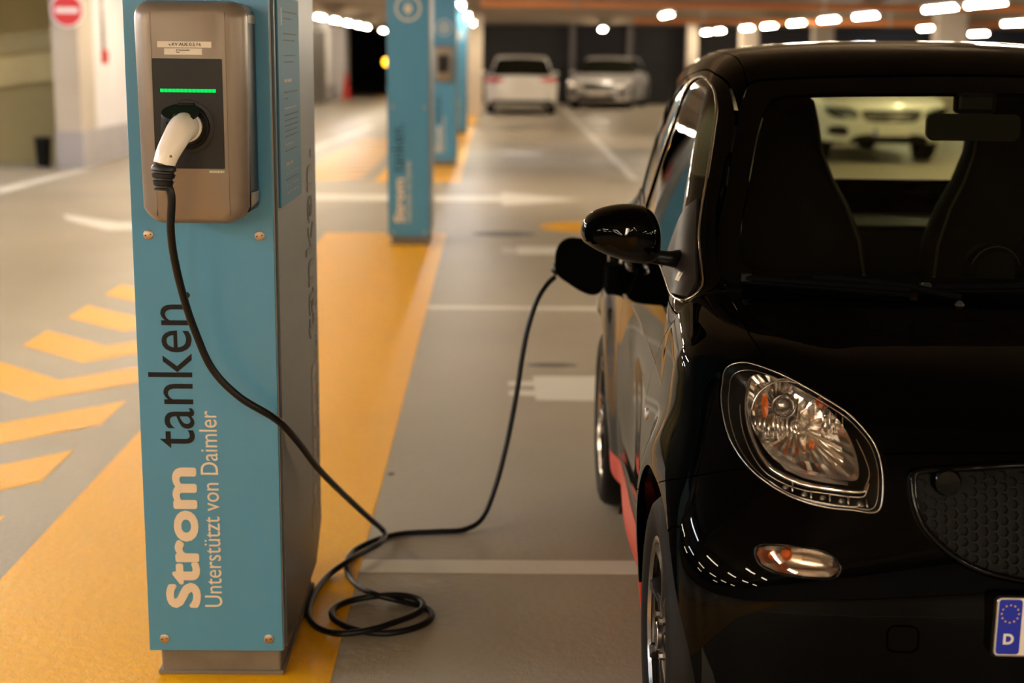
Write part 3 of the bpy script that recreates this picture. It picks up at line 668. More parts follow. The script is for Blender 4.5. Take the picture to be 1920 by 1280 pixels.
def panelize(F, C, N, panels, shift, root, gap=.0016, skirt=.012):
    """panels: (name, level function of P, material or None for a hole, depth offset, label); first match wins"""
    V0, Q = shell_grid(F, np.array(C, float), N); ce = V0[Q].mean(1)
    lab = np.full(len(Q), len(panels)-1)
    un = np.ones(len(Q), bool)
    for i, p in enumerate(panels):
        idx = np.nonzero(un)[0]; ins = p[1](ce[idx]) < 0; lab[idx[ins]] = i; un[idx[ins]] = False
    mn = np.full(len(V0), 10**6); mxl = np.full(len(V0), -1)
    for k in range(4): np.minimum.at(mn, Q[:, k], lab); np.maximum.at(mxl, Q[:, k], lab)
    bnd = mn != mxl; out = {}
    for i, p in enumerate(panels):
        if p[2] is None: continue
        f = Q[lab == i]
        if not len(f): continue
        used_, inv = np.unique(f, return_inverse=True); f = inv.reshape(-1, 4); P = V0[used_].copy(); b = bnd[used_]; m = mn[used_]
        for j in np.unique(m[b]):
            s = np.nonzero(b & (m == j))[0]; q = P[s].copy(); q0 = q.copy(); tgt = -gap if j == i else gap
            for _ in range(5):
                g = grad(panels[j][1], q); n = unit(grad(F, q)); gt = g-n*(g*n).sum(-1, keepdims=True)
                l2 = np.maximum((gt**2).sum(-1), .05); st = -(panels[j][1](q)-tgt)/l2
                q = q+np.clip(st, -.02, .02)[:, None]*gt; gf = grad(F, q); q = q-(F(q)/np.maximum((gf**2).sum(-1), .2))[:, None]*gf
            bad = np.linalg.norm(q-q0, axis=1) > .045; q[bad] = q0[bad]; P[s] = q
        Nn = unit(grad(F, P)); P = P-Nn*p[3]; nv = len(P)
        # edge skirts turned inwards
        e = np.concatenate([f[:, [k, (k+1) % 4]] for k in range(4)]); es = np.sort(e, 1)
        u, idx, cnt = np.unique(es, axis=0, return_index=True, return_counts=True); be = e[idx[cnt == 1]]
        bv, bi = np.unique(be, return_inverse=True); bi = bi.reshape(-1, 2); sk = p[5] if len(p) > 5 else skirt
        top = P[bv]; low_ = top-Nn[bv]*sk
        VV = np.concatenate([P, top, low_]); nb_ = len(bv)
        sf = np.stack([bi[:, 1]+nv, bi[:, 0]+nv, bi[:, 0]+nv+nb_, bi[:, 1]+nv+nb_], -1)
        FF = np.concatenate([f, sf]); me = bpy.data.meshes.new(p[0])
        me.vertices.add(len(VV)); me.vertices.foreach_set('co', (VV+np.array(shift)).ravel())
        me.loops.add(FF.size); me.loops.foreach_set('vertex_index', FF.ravel().astype(np.int32))
        me.polygons.add(len(FF)); me.polygons.foreach_set('loop_start', np.arange(0, FF.size, 4, dtype=np.int32))
        me.polygons.foreach_set('use_smooth', np.ones(len(FF), bool)); me.update(calc_edges=True)
        me.materials.append(p[2]); tn = np.zeros((nb_, 3))
        fn = unit(np.cross(VV[sf[:, 1]]-VV[sf[:, 0]], VV[sf[:, 2]]-VV[sf[:, 0]])) if len(sf) else np.zeros((0, 3))
        for k in (0, 1): np.add.at(tn, bi[:, k], fn)
        tn = unit(tn); me.normals_split_custom_set_from_vertices(np.concatenate([Nn, tn, tn]))
        o = bpy.data.objects.new(p[0], me); COL.objects.link(o); o.parent = root
        if p[4]: o['label'] = p[4]
        out.setdefault(p[0], []).append(o)
    return out
def on_surf(F, P, axis, sign=1):
    """drop points onto the surface, coming in along an axis from outside"""
    P = np.array(P, float); lo = P.copy(); best = np.full(len(P), np.nan)
    ts = np.linspace(0, 1.6, 90)
    d = np.zeros(3); d[axis] = sign; done = np.zeros(len(P), bool); T = np.zeros(len(P))
    for t in ts:
        v = F(P+d*t); new = (~done) & (v < 0); T[new] = t; done |= new
    a = T-.018; b = T.copy()
    for _ in range(18):
        m = (a+b)/2; v = F(P+d*m[:, None]); b = np.where(v < 0, m, b); a = np.where(v < 0, a, m)
    return P+d*b[:, None]
# ---------- the black city car ----------
CAR_O = Vector((1.187, 3.74, 0)); SH = (0, -1.34, 0)          # local car coordinates: y from the nose, moved so the root sits mid-car
car = empty('city_car', CAR_O, 'glossy black two-seat city car being charged, filling the right of the frame', 'car', rz=math.radians(-.8))
HL = [(.716, .870), (.713, .884), (.705, .896), (.690, .905), (.667, .910), (.634, .906), (.595, .895), (.543, .872), (.499, .848), (.470, .820), (.454, .794), (.447, .759), (.448, .724), (.453, .697), (.467, .685), (.504, .687), (.555, .689), (.606, .699), (.651, .717), (.685, .740), (.709, .771), (.720, .810), (.721, .845)]
IND = [(.676, .602), (.672, .613), (.657, .618), (.620, .619), (.573, .617), (.546, .608), (.535, .595), (.535, .582), (.550, .573), (.592, .572), (.639, .576), (.668, .586)]
GR = [(.406, .733), (.404, .755), (.388, .765), (.329, .771), (.263, .777), (.18, .783), (.09, .786), (0, .787)]
GRL = [(.404, .706), (.389, .667), (.354, .630), (.308, .600), (.251, .581), (.18, .570), (.09, .564), (0, .562)]
GRILLE = [(-a, b) for a, b in GR]+[(a, b) for a, b in reversed(GR[:-1])]+[(a, b) for a, b in GRL]+[(-a, b) for a, b in reversed(GRL[:-1])]
X = lambda P: P[..., 0]; Yc = lambda P: P[..., 1]; Z = lambda P: P[..., 2]; AX = lambda P: np.abs(P[..., 0])
def both(fn): return fn
sd_hl, sd_ind, sd_gr = poly_sd(HL), poly_sd(IND), poly_sd(GRILLE)
WSO = [(0, .985), (.30, .985), (.53, .988), (.635, .995), (.660, 1.03), (.648, 1.12), (.622, 1.20), (.592, 1.315), (.556, 1.415), (.53, 1.440), (.46, 1.448), (.3, 1.456), (0, 1.462)]
WSI = [(0, 1.03), (.30, 1.028), (.54, 1.026), (.596, 1.032), (.607, 1.06), (.594, 1.13), (.573, 1.20), (.537, 1.317), (.505, 1.385), (.482, 1.402), (.43, 1.410), (.3, 1.416), (0, 1.42)]
sym = lambda L: L+[(-a, b) for a, b in reversed(L[1:-1])]
sd_wso, sd_wsi = poly_sd(sym(WSO)), poly_sd(sym(WSI))
WIN = [(.785, .957), (.835, 1.01), (.934, 1.099), (1.043, 1.216), (1.136, 1.313), (1.215, 1.387), (1.30, 1.427), (1.457, 1.444), (1.60, 1.443), (1.715, 1.422), (1.755, 1.38), (1.752, 1.30), (1.79, 1.20), (1.825, 1.12), (1.875, 1.045), (1.80, 1.022), (1.5, 1.0), (1.15, .972), (.9, .952)]
QWIN = [(1.91, 1.05), (1.86, 1.14), (1.80, 1.26), (1.79, 1.37), (1.82, 1.412), (1.93, 1.405), (2.06, 1.34), (2.17, 1.22), (2.24, 1.11), (2.23, 1.075), (2.08, 1.065)]
sd_win, sd_q = poly_sd(WIN), poly_sd(QWIN)
WFR = [(.755, .930), (.805, 1.005), (.915, 1.107), (1.025, 1.225), (1.12, 1.33), (1.205, 1.407), (1.29, 1.446), (1.45, 1.462), (1.62, 1.462), (1.86, 1.440), (1.98, 1.415), (2.10, 1.35), (2.22, 1.22), (2.29, 1.09), (2.27, 1.045), (2.08, 1.037), (1.8, 1.004), (1.5, .985), (1.15, .957), (.9, .935)]
sd_wfr = poly_sd(WFR)
TRI = [(.790, .958), (.934, 1.094), (1.01, 1.165), (1.08, 1.06), (1.13, .975), (1.0, .963), (.88, .953)]
sd_tri = poly_sd(TRI, smooth=False)
DOOR = [(.755, .935), (.775, .89), (.88, .80), (.965, .71), (1.0, .62), (.995, .52), (.985, .42), (.975, .300), (1.74, .300), (1.80, .45), (1.835, .60), (1.87, .80), (1.90, .95), (1.905, 1.03), (1.84, 1.014), (1.5, .994), (1.15, .965), (.9, .943)]
sd_door = poly_sd(DOOR, n=4)
RW = [(0, 1.085), (.35, 1.088), (.50, 1.10), (.53, 1.16), (.505, 1.29), (.46, 1.38), (.4, 1.40), (.2, 1.408), (0, 1.41)]
sd_rw = poly_sd(sym(RW))
TAIL = [(.60, .90), (.70, .885), (.74, .93), (.745, 1.0), (.70, 1.06), (.62, 1.05), (.585, .98)]
sd_tail = poly_sd(TAIL)
TOW = rrect(-.444, -.388, .440, .490, .014, 4); sd_tow = poly_sd(TOW, smooth=False)
LOWG = sym([(0, .175), (.3, .178), (.52, .185), (.60, .21), (.615, .26), (.58, .30), (.45, .315), (.25, .322), (0, .325)]); sd_low = poly_sd(LOWG)
arch = lambda P, wy, r: np.hypot((P[..., 1]-wy)*np.where((P[..., 1] < wy) & (wy < 1), 1.08, 1.0), P[..., 2]-WZ-.018)-r
xs_hood = spl([-.2, .25, .30, .395, .53, .716, .80, 1.0], [.640, .638, .635, .645, .647, .647, .648, .64])
zl_hood = spl([0, .2, .4, .5, .66], [.797, .795, .788, .782, .80])
def lv_hood(P): return np.maximum(np.maximum(AX(P)-xs_hood(Yc(P)), zl_hood(AX(P))-Z(P)), np.maximum(Yc(P)-1.2, Z(P)-1.05))
bseam = spl([0, .16, .186, .216, .28, .40, .56, .8], [.745, .738, .731, .713, .682, .635, .576, .50])
front = lambda P: Yc(P)-1.1
P_ = []
def pan(name, fn, m, off=0.0, label=None, sk=.012): P_.append((name, fn, m, off, label, sk))
sideof = {-1: lambda P: X(P), 1: lambda P: -X(P)}
for s_ in (-1, 1):
    S = sideof[s_]
    pan('wheel_opening', lambda P, S=S: np.maximum(np.maximum(arch(P, WF, .340), .42-AX(P)), S(P)), None)
    pan('wheel_opening', lambda P, S=S: np.maximum(np.maximum(arch(P, WR, .352), .42-AX(P)), S(P)), None)
for s_ in (-1, 1):
    S = sideof[s_]
    pan('headlight_lens', lambda P, S=S: np.maximum(np.maximum(sd_hl(AX(P), Z(P)), S(P)), front(P)), M['lens'], .001, 'clear headlight lens', .004)
    pan('indicator_lens', lambda P, S=S: np.maximum(np.maximum(sd_ind(AX(P), Z(P)), S(P)), front(P)), M['ind_lens'], -.002, 'clear front indicator lens', .004)
pan('lower_grille', lambda P: np.maximum(sd_low(X(P), Z(P)), Yc(P)-.6), M['matte_black'], .03, 'black lower air intake', .0)
pan('grille', lambda P: np.maximum(sd_gr(X(P), Z(P)), Yc(P)-.6), M['matte_black'], .022, 'black honeycomb grille')
pan('tow_eye_cover', lambda P: np.maximum(sd_tow(X(P), Z(P)), front(P)), M['paint'], .0)
pan('windscreen', lambda P: np.maximum(np.maximum(sd_wsi(X(P), Z(P)), Yc(P)-1.45), .98-Z(P)), M['windscreen'], .004, 'dark clear windscreen', 0)
pan('windscreen_border', lambda P: np.maximum(np.maximum(sd_wso(X(P), Z(P)), Yc(P)-1.45), .97-Z(P)), M['gloss_black'], .004)
pan('rear_window', lambda P: np.maximum(sd_rw(X(P), Z(P)), 2.0-Yc(P)), M['rear_glass'], .003, 'clear rear window', 0)
for s_ in (-1, 1):
    S = sideof[s_]
    pan('mirror_base', lambda P, S=S: np.maximum(np.maximum(sd_tri(Yc(P), Z(P)), S(P)), .3-AX(P)), M['trim_satin'], -.004, 'matte grey mirror sail panel')
    pan('door_window', lambda P, S=S: np.maximum(np.maximum(sd_win(Yc(P), Z(P)), S(P)), .3-AX(P)), M['window'], .004, None, 0)
    pan('quarter_window', lambda P, S=S: np.maximum(np.maximum(sd_q(Yc(P), Z(P)), S(P)), .3-AX(P)), M['window'], .004, None, 0)
    pan('window_frame', lambda P, S=S: np.maximum(np.maximum(sd_wfr(Yc(P), Z(P)), S(P)), .3-AX(P)), M['gloss_black'], .001)
    pan('tail_light', lambda P, S=S: np.maximum(np.maximum(sd_tail(AX(P), Z(P)), S(P)), 2.36-Yc(P)), M['lamp_clear'], -.006, 'clear tail lamp edge')
pan('bonnet', lv_hood, M['paint'], 0, 'black bonnet')
for s_ in (-1, 1):
    S = sideof[s_]
    pan('door', lambda P, S=S: np.maximum(np.maximum(sd_door(Yc(P), Z(P)), S(P)), .3-AX(P)), M['paint'])
    pan('side_skirt', lambda P, S=S: np.maximum(np.maximum(np.maximum(Z(P)-.285, S(P)), np.abs(Yc(P)-1.34)-.60), .5-AX(P)), M['red'], 0, 'bright red side sill')
pan('roof', lambda P: np.maximum(np.maximum(AX(P)-.548, 1.40-Z(P)), np.maximum(1.0-Yc(P), Yc(P)-2.32)), M['paint'])
pan('front_bumper', lambda P: np.maximum(np.maximum(np.where(AX(P) < .5, Z(P)-.86, Z(P)-bseam(Yc(P))), Yc(P)-1.0), .175-Z(P)), M['paint'])
for s_ in (-1, 1):
    S = sideof[s_]
    pan('front_wing', lambda P, S=S: np.maximum(np.maximum(Yc(P)-1.25, S(P)), np.maximum(Z(P)-(.955+.06*(Yc(P)-.3)), .20-Z(P))), M['paint'])
pan('rear_bumper', lambda P: np.maximum(np.maximum(Z(P)-.66, 2.30-Yc(P)), .175-Z(P)), M['paint'])
pan('tailgate', lambda P: np.maximum(np.maximum(2.2-Yc(P), AX(P)-.60), .66-Z(P)), M['paint'])
pan('underbody', lambda P: Z(P)-.180, M['matte_black'])
pan('body_side', lambda P: X(P), M['paint'])
pan('body_side', lambda P: np.full(P.shape[:-1], -1.0), M['paint'])
parts = panelize(F_car, (0, 1.36, .66), 232, P_, SH, car)
def L(p): return (p[0], p[1]-1.34, p[2])                     # car coordinates to local
Fp = lambda pts: on_surf(F_car, [(a, -.3, b) for a, b in pts], 1, 1)
nrm = lambda P: unit(grad(F_car, np.asarray(P, float)))

# wheel housings
for wy in (WF, WR):
    for s_ in (-1, 1):
        MB().lathe([(.343, s_*.770), (.343, s_*.55), (.30, s_*.52), (0, s_*.52)], (0, 0, 0), 'x', 40).build('wheel_housing', M['matte_black'], car, smooth=True, angle=40).location = L((0, wy, WZ+.018))
# solid floor and bulkheads so no light passes through the body
MB().box(-.70, .70, -1.34+.80, -1.34+2.45, .20, .36, .02).build('floor_pan', M['matte_black'], car)
MB().box(-.50, .50, -1.34+.12, -1.34+.72, .22, .70, .03).build('engine_bay', M['matte_black'], car)
MB().box(-.70, .70, -1.34+2.02, -1.34+2.45, .34, .985, .03).build('luggage_shelf', M['matte_black'], car)

# wheels
def make_wheel():
    """axis along x, outer face at x = 0 looking to -x"""
    r = bpy.data.objects.new('wheel', None)
    t = MB(); prof = [(.205, .012), (.215, .004), (.235, -.004), (.262, -.006), (.280, .0), (.2925, .014), (.298, .034)]
    prof += [(.298, .062), (.2935, .064), (.2935, .070), (.298, .072), (.298, .098), (.2935, .100), (.2935, .106), (.298, .108), (.298, .142), (.290, .162), (.262, .172), (.215, .170), (.205, .160)]
    t.lathe(prof, (0, 0, 0), 'x', 72); tyre = t.build('tyre', M['rubber'], None, smooth=True, angle=35)
    rm = MB(); rm.lathe([(.205, .004), (.208, .006), (.205, .020), (.193, .030), (.186, .060), (.180, .14), (.20, .165)], (0, 0, 0), 'x', 64)
    rm.lathe([(.0, .085), (.17, .085), (.17, .09)], (0, 0, 0), 'x', 40)
    rim = rm.build('rim', M['alloy'], None, smooth=True, angle=35)
    lip = MB().lathe([(.193, .010), (.200, .0025), (.2085, .0035), (.2095, .009)], (0, 0, 0), 'x', 72).build('rim_lip', M['alloy_edge'], None, smooth=True, angle=50)
    sp = []
    for k in range(8):
        a0 = 2*PI*k/8+.2; b = MB()
        def P(rr, tt, xx): return (xx, rr*math.cos(a0+tt), rr*math.sin(a0+tt))
        sec = []
        for rr, hw, x0, x1 in ((.040, .50, .012, .050), (.065, .27, .012, .050), (.095, .135, .016, .050), (.130, .085, .017, .048), (.160, .085, .013, .045), (.180, .125, .008, .040), (.197, .19, .006, .036)):
            sec.append([P(rr, -hw*.5*1.25, x1), P(rr, -hw*.5, x0+.004), P(rr, -hw*.5*.7, x0), P(rr, hw*.5*.7, x0), P(rr, hw*.5, x0+.004), P(rr, hw*.5*1.25, x1)])
        vs = [p for q in sec for p in q]; fs = []
        for i in range(len(sec)-1):
            for j in range(6): fs.append((i*6+j, i*6+(j+1) % 6, (i+1)*6+(j+1) % 6, (i+1)*6+j))
        fs += [tuple(range(6)), tuple((len(sec)-1)*6+j for j in range(6))]
        b.add(vs, fs); sp.append(b.build('spoke', M['alloy'], None, smooth=True, angle=40))
    cap = MB().lathe([(.0, .001), (.024, .001), (.0285, .003), (.030, .010), (.045, .014), (.050, .03)], (0, 0, 0), 'x', 36).build('hub_cap', M['alloy'], None, smooth=True, angle=35)
    ring = MB().lathe([(.024, .0005), (.0275, .0015), (.0285, .003)], (0, 0, 0), 'x', 36).build('cap_ring', M['chrome_soft'], None, smooth=True)
    nuts = []
    for k in range(4):
        a = 2*PI*k/4+.6; nuts.append(MB().lathe([(0, .004), (.008, .004), (.009, .02)], (0, .052*math.cos(a), .052*math.sin(a)), 'x', 6).build('wheel_nut', M['chrome_soft'], None))
    dsc = MB().lathe([(0, .075), (.125, .075), (.125, .084), (0, .084)], (0, 0, 0), 'x', 40).build('brake_disc', M['galv'], None, smooth=True, angle=40)
    return [tyre], [rim, lip, cap, ring, dsc]+sp+nuts
ty, rest = make_wheel(); first_ = True
for wy in (WF, WR):
    for s_ in (-1, 1):
        xo = .822 if wy == WF else .826
        w_ = bpy.data.objects.new('wheel', ty[0].data); COL.objects.link(w_); w_.parent = car
        w_.location = L((s_*xo, wy, WZ)); w_.rotation_euler = (0, 0, 0 if s_ < 0 else PI)
        for o in rest:
            c_ = o.copy(); COL.objects.link(c_); c_.parent = w_
for o in ty+rest: bpy.data.objects.remove(o)

# ---- headlights: housing, chrome trim, reflector bowls, bulb ----
def fsurf(a, b, d):
    """a front point (a, b) sunk d metres behind the outer surface"""
    p = Fp([(a, b)])[0]; n = nrm([p])[0]
    return Vector(L(p))-Vector(n)*d
def headlight(s_):
    cx, cz = .58, .787
    out = [Vector((p.x, p.y, 0)) for p in catmull([(a, b, 0) for a, b in HL], 4, True)]
    rim0 = np.array([(s_*p.x, p.y) for p in out]); n = len(rim0); ctr = np.array([s_*cx, cz])
    # dark housing: from the lens rim back into the wing
    rings = []
    for k_, d in ((1.0, .004), (.99, .02), (.93, .035), (.90, .045), (.80, .060), (.62, .095), (.3, .11)):
        q = ctr+(rim0-ctr)*k_; P = Fp([tuple(x) for x in q]) if k_ > .5 else None
        if P is None:
            P = np.array([(a, .30, b) for a, b in q])
            rings.append([Vector(L((p[0], .34, p[2]))) for p in P])
        else:
            nn = nrm(P); dirn = unit(nn*.35+np.array([0, -1, 0])*.65); rings.append([Vector(L(p))-Vector(v)*d for p, v in zip(P, dirn)])
    vs = [p for r in rings for p in r]; fs = []
    for i in range(len(rings)-1):
        for j in range(n): fs.append((i*n+j, i*n+(j+1) % n, (i+1)*n+(j+1) % n, (i+1)*n+j))
    fs.append(tuple((len(rings)-1)*n+j for j in range(n)))
    hs = mesh_obj('headlight', vs, fs, M['trim_black'], car, True, 50); hs['label'] = 'almond-shaped clear headlight unit'
    def tubeline(name, pts, r, d, m, closed=False):
        q = catmull([(a, b, 0) for a, b in pts], 5, closed); P = [fsurf(s_*p.x, p.y, d) for p in q]
        return MB().tube(P, r, 10, closed).build(name, m, hs, smooth=True)
    # thin moulded edges just under the lens rim
    sc = lambda k, dx=0, dz=0: [(cx+dx+(a-cx)*k, cz+dz+(b-cz)*k) for a, b in HL]
    tubeline('edge_bead', sc(.985), .0016, .002, M['chrome_soft'], True)
    tubeline('edge_bead', sc(.93), .0013, .010, M['chrome_soft'], True)
    # bright light guide: hook-shaped, thick at the lower left
    G = [(.672, .888), (.681, .868), (.686, .843), (.684, .810), (.672, .778), (.652, .752), (.621, .737), (.585, .728), (.539, .724), (.502, .722), (.483, .724), (.477, .735), (.471, .755), (.477, .781), (.490, .814)]
    q = catmull([(a, b, 0) for a, b in G], 6); P = [fsurf(s_*p.x, p.y, .022) for p in q]; m_ = len(P)
    rr = [.0018+.0042*math.sin(PI*min(1, i/(m_*.80)))**.8 for i in range(m_)]
    MB().tube(P, rr, 12).build('light_guide', M['chrome'], hs, smooth=True)
    P2 = [fsurf(s_*(p.x+(.010 if p.x > .57 else 0)), p.y-.009, .020) for p in q[10:-14]]
    MB().tube(P2, .0016, 8).build('edge_bead', M['chrome_soft'], hs, smooth=True)
    # main reflector: fluted bowl with a bulb shield on a stalk
    c0 = fsurf(s_*.606, .828, 0)+Vector((0, .060, 0)); tilt = Matrix.Rotation(math.radians(-14*s_), 4, 'Z') @ Matrix.Rotation(math.radians(-10), 4, 'X')
    def bowl(name, c, R_, dep, seg, m, flute=.0, sx=1.0, sz=1.0):
        vs, fs = [], []; K = 10
        for i in range(K+1):
            u = i/K; rad = R_*(.12+.88*u)
            for k in range(seg):
                t = 2*PI*k/seg; fl = 1+flute*(1 if k % 4 < 2 else -1)*u
                v = Vector((rad*sx*math.cos(t), dep*(1-u*u)*fl-.004, rad*sz*math.sin(t))); vs.append(c+(tilt @ v))
        for i in range(K):
            for k in range(seg): fs.append((i*seg+k, i*seg+(k+1) % seg, (i+1)*seg+(k+1) % seg, (i+1)*seg+k))
        fs.append(tuple(range(seg-1, -1, -1)))
        return mesh_obj(name, vs, fs, m, hs, False)
    # faceted bright backing that fills the lamp inside the light guide
    IN = [(.668, .872), (.672, .842), (.667, .805), (.653, .775), (.632, .752), (.600, .738), (.560, .732), (.515, .729), (.488, .732), (.484, .755), (.490, .785), (.505, .818), (.530, .845), (.570, .868), (.615, .885), (.650, .887)]
    ip = catmull([(a, b, 0) for a, b in IN], 4, True); nI = len(ip); rI = []
    for k_, d in ((1, .030), (.97, .048), (.80, .066), (.6, .074), (.4, .080), (.2, .084)):
        row = []
        for j, p in enumerate(ip):
            a, b = .58+(p.x-.58)*k_, .80+(p.y-.80)*k_
            row.append(fsurf(s_*a, b, 0)+Vector((0, d+(.0045 if (j % 3) == 0 else 0)*(1 if k_ < 1 else 0), 0)))
        rI.append(row)
    vs = [p for r in rI for p in r]; fs = [(i*nI+j, i*nI+(j+1) % nI, (i+1)*nI+(j+1) % nI, (i+1)*nI+j) for i in range(len(rI)-1) for j in range(nI)]
    fs.append(tuple((len(rI)-1)*nI+j for j in range(nI))); mesh_obj('reflector_backing', vs, fs, M['reflector'], hs, False)
    bowl('reflector_bowl', c0, .060, .022, 48, M['reflector'], .16, 1, 1.05)
    bowl('reflector_bowl', c0+Vector((s_*-.070, -.030, -.030)), .050, .020, 44, M['reflector'], .22, .95, 1.15)
    bowl('amber_reflector', c0+Vector((s_*-.070, -.030, .026)), .014, .008, 20, M['amber'], .3, 1.2, .9)
    bowl('amber_reflector', c0+Vector((s_*.038, -.010, .012)), .009, .006, 16, M['amber'], .3, .8, 2.6)
    bowl('amber_reflector', c0+Vector((s_*-.048, -.044, -.056)), .006, .005, 14, M['amber'], .2, 1, 1.8)
    # rim ring of the bowl
    MB().lathe([(.060, -.005), (.0615, -.008), (.063, -.005), (.0615, -.002)], (0, 0, 0), 'y', 48, closed_prof=True).build('bowl_ring', M['chrome_soft'], hs, smooth=True).location = c0+Vector((0, -.004, 0))
    b_ = MB().lathe([(0, -.012), (.011, -.011), (.0155, -.006), (.0175, .004), (.0175, .016), (.014, .018)], (0, 0, 0), 'y', 32).build('bulb_shield', M['bulb'], hs, smooth=True, angle=50); b_.location = c0+Vector((s_*.000, -.012, .012))
    MB().lathe([(.020, -.002), (.0225, -.006), (.025, -.002), (.0225, .004)], (0, 0, 0), 'y', 32, closed_prof=True).build('bulb_ring', M['chrome_soft'], hs, smooth=True).location = c0+Vector((s_*.0, -.010, .012))
    # vertical flutes hanging in front of the bowl
    rnd = random.Random(5 if s_ < 0 else 6)
    for k in range(13):
        xk = -.052+.0086*k; h0 = -.010+rnd.uniform(-.008, .006); h1 = -.050+.00045*(k-6)**2+rnd.uniform(-.004, .004)
        if abs(xk) < .058:
            MB().tube([c0+Vector((s_*-xk*.95, -.008, h0)), c0+Vector((s_*-(xk*1.02), -.012, (h0+h1)/2)), c0+Vector((s_*-(xk*1.05), -.018, h1))], [.0022, .0036, .0018], 8).build('reflector_flute', M['reflector'], hs, smooth=True)
    for k in range(4):
        xk = .070+.0120*k
        MB().tube([c0+Vector((s_*-xk, -.040-.003*k, .020-.005*k)), c0+Vector((s_*-xk*1.0, -.044-.003*k, -.040-.002*k))], [.002, .0035], 8).build('reflector_flute', M['reflector'], hs, smooth=True)
    # grainy shelf below the bowls
    sh = [(.640, .768), (.622, .750), (.590, .740), (.550, .735), (.510, .733), (.510, .741), (.550, .746), (.590, .753), (.618, .763), (.630, .777)]
    vs = [fsurf(s_*a, b, .026+(.012 if i > 4 else 0)) for i, (a, b) in enumerate(sh)]; ce_ = sum(vs, Vector())/len(vs)
    mesh_obj('lamp_shelf', vs+[ce_], [(i, (i+1) % 10, 10) for i in range(10)], M['prism'], hs, False)
    # row of small lower bulbs with stalks
    for k in range(5):
        a = .622-.033*k; z_ = .711-.003*k+(.006 if k == 0 else 0)
        MB().lathe([(0, -.002), (.006, 0), (.007, .004), (0, .006)], fsurf(s_*a, z_, .016), 'y', 14).build('marker_bulb', M['bulb'], hs, smooth=True)
        MB().tube([fsurf(s_*(a-.012), z_+.012, .020), fsurf(s_*(a-.012), z_-.004, .014)], .0022, 8).build('marker_stalk', M['chrome_soft'], hs, smooth=True)
    tubeline('edge_bead', [(.655, .728), (.615, .708), (.565, .699), (.515, .695), (.480, .698)], .0014, .010, M['chrome_soft'])
for s_ in (-1, 1): headlight(s_)
# ---- front indicators ----
for s_ in (-1, 1):
    ic = (.605, .597); q = [(s_*(ic[0]+(a-ic[0])*k), ic[1]+(b-ic[1])*k) for k in (1.02, .9, .5) for a, b in IND]
    P = Fp(q); nn = nrm(P); dep = [.0]*12+[.016]*12+[.024]*12
    vs = [Vector(L(p))-Vector(n_)*d for p, n_, d in zip(P, nn, dep)]
    fs = [(i*12+j, i*12+(j+1) % 12, (i+1)*12+(j+1) % 12, (i+1)*12+j) for i in range(2) for j in range(12)]+[tuple(24+j for j in range(12))]
    io = mesh_obj('indicator', vs, fs, M['chrome_soft'], car, True); io['label'] = 'oval clear front indicator with amber bulb'
    MB().tube([fsurf(s_*p.x, p.y, -.001) for p in catmull([(ic[0]+(a-ic[0])*1.05, ic[1]+(b-ic[1])*1.12, 0) for a, b in IND], 4, True)], .0022, 8, True).build('indicator_bezel', M['gloss_black'], io, smooth=True)
    MB().lathe([(0, -.009), (.009, -.006), (.011, .0), (.009, .006), (0, .008)], fsurf(s_*.625, .606, .013), 'y', 20).build('amber_bulb', M['amber'], io, smooth=True)
    MB().lathe([(0, -.006), (.007, -.004), (.009, .0), (0, .004)], fsurf(s_*.650, .604, .012), 'y', 20).build('amber_bulb', M['amber'], io, smooth=True)
    pm = MB()
    for k in range(18):
        for j in range(3):
            a = .596-.0030*k; b = .612-.006*j-.0004*k; p = fsurf(s_*a, b, .004); pm.tube([p+Vector((0, 0, .0024)), p-Vector((0, 0, .0024))], .0011, 6)
    pm.build('lens_prisms', M['prism'], io, smooth=True)
# ---- grille honeycomb ----
hx = MB(); r0 = .0115; cells = []
for j in range(-14, 15):
    for i in range(-24, 25):
        a = i*r0*1.5*1.05; b = .672+j*r0*math.sqrt(3)*.98+(r0*.86 if i % 2 else 0)
        if float(sd_gr(np.array([a]), np.array([b]))[0]) < -.014 and not (abs(abs(a)-.335) < .042 and abs(b-.742) < .020):
            cells.append([(a+r0*k_*math.cos(t*PI/3), b+r0*k_*math.sin(t*PI/3)) for k_ in (1, .8) for t in range(6)])
allp = Fp([p for c_ in cells for p in c_]); alln = nrm(allp)
for i in range(len(cells)):
    base = allp[i*12:i*12+12]; nb__ = alln[i*12:i*12+12]
    v1 = [Vector(L(p))-Vector(n_)*.010 for p, n_ in zip(base, nb__)]; v2 = [Vector(L(p))-Vector(n_)*.021 for p, n_ in zip(base[6:], nb__[6:])]
    hx.add(v1+v2, [(t, (t+1) % 6, 6+(t+1) % 6, 6+t) for t in range(6)]+[(6+t, 6+(t+1) % 6, 12+(t+1) % 6, 12+t) for t in range(6)])
hx.build('honeycomb_mesh', M['mesh_black'], parts['grille'][0])
MB().tube([fsurf(p.x, p.y, .004) for p in catmull([(a*.975, .672+(b-.672)*.96, 0) for a, b in GRILLE], 3, True)], .006, 8, True).build('grille_frame', M['gloss_black'], parts['grille'][0], smooth=True)
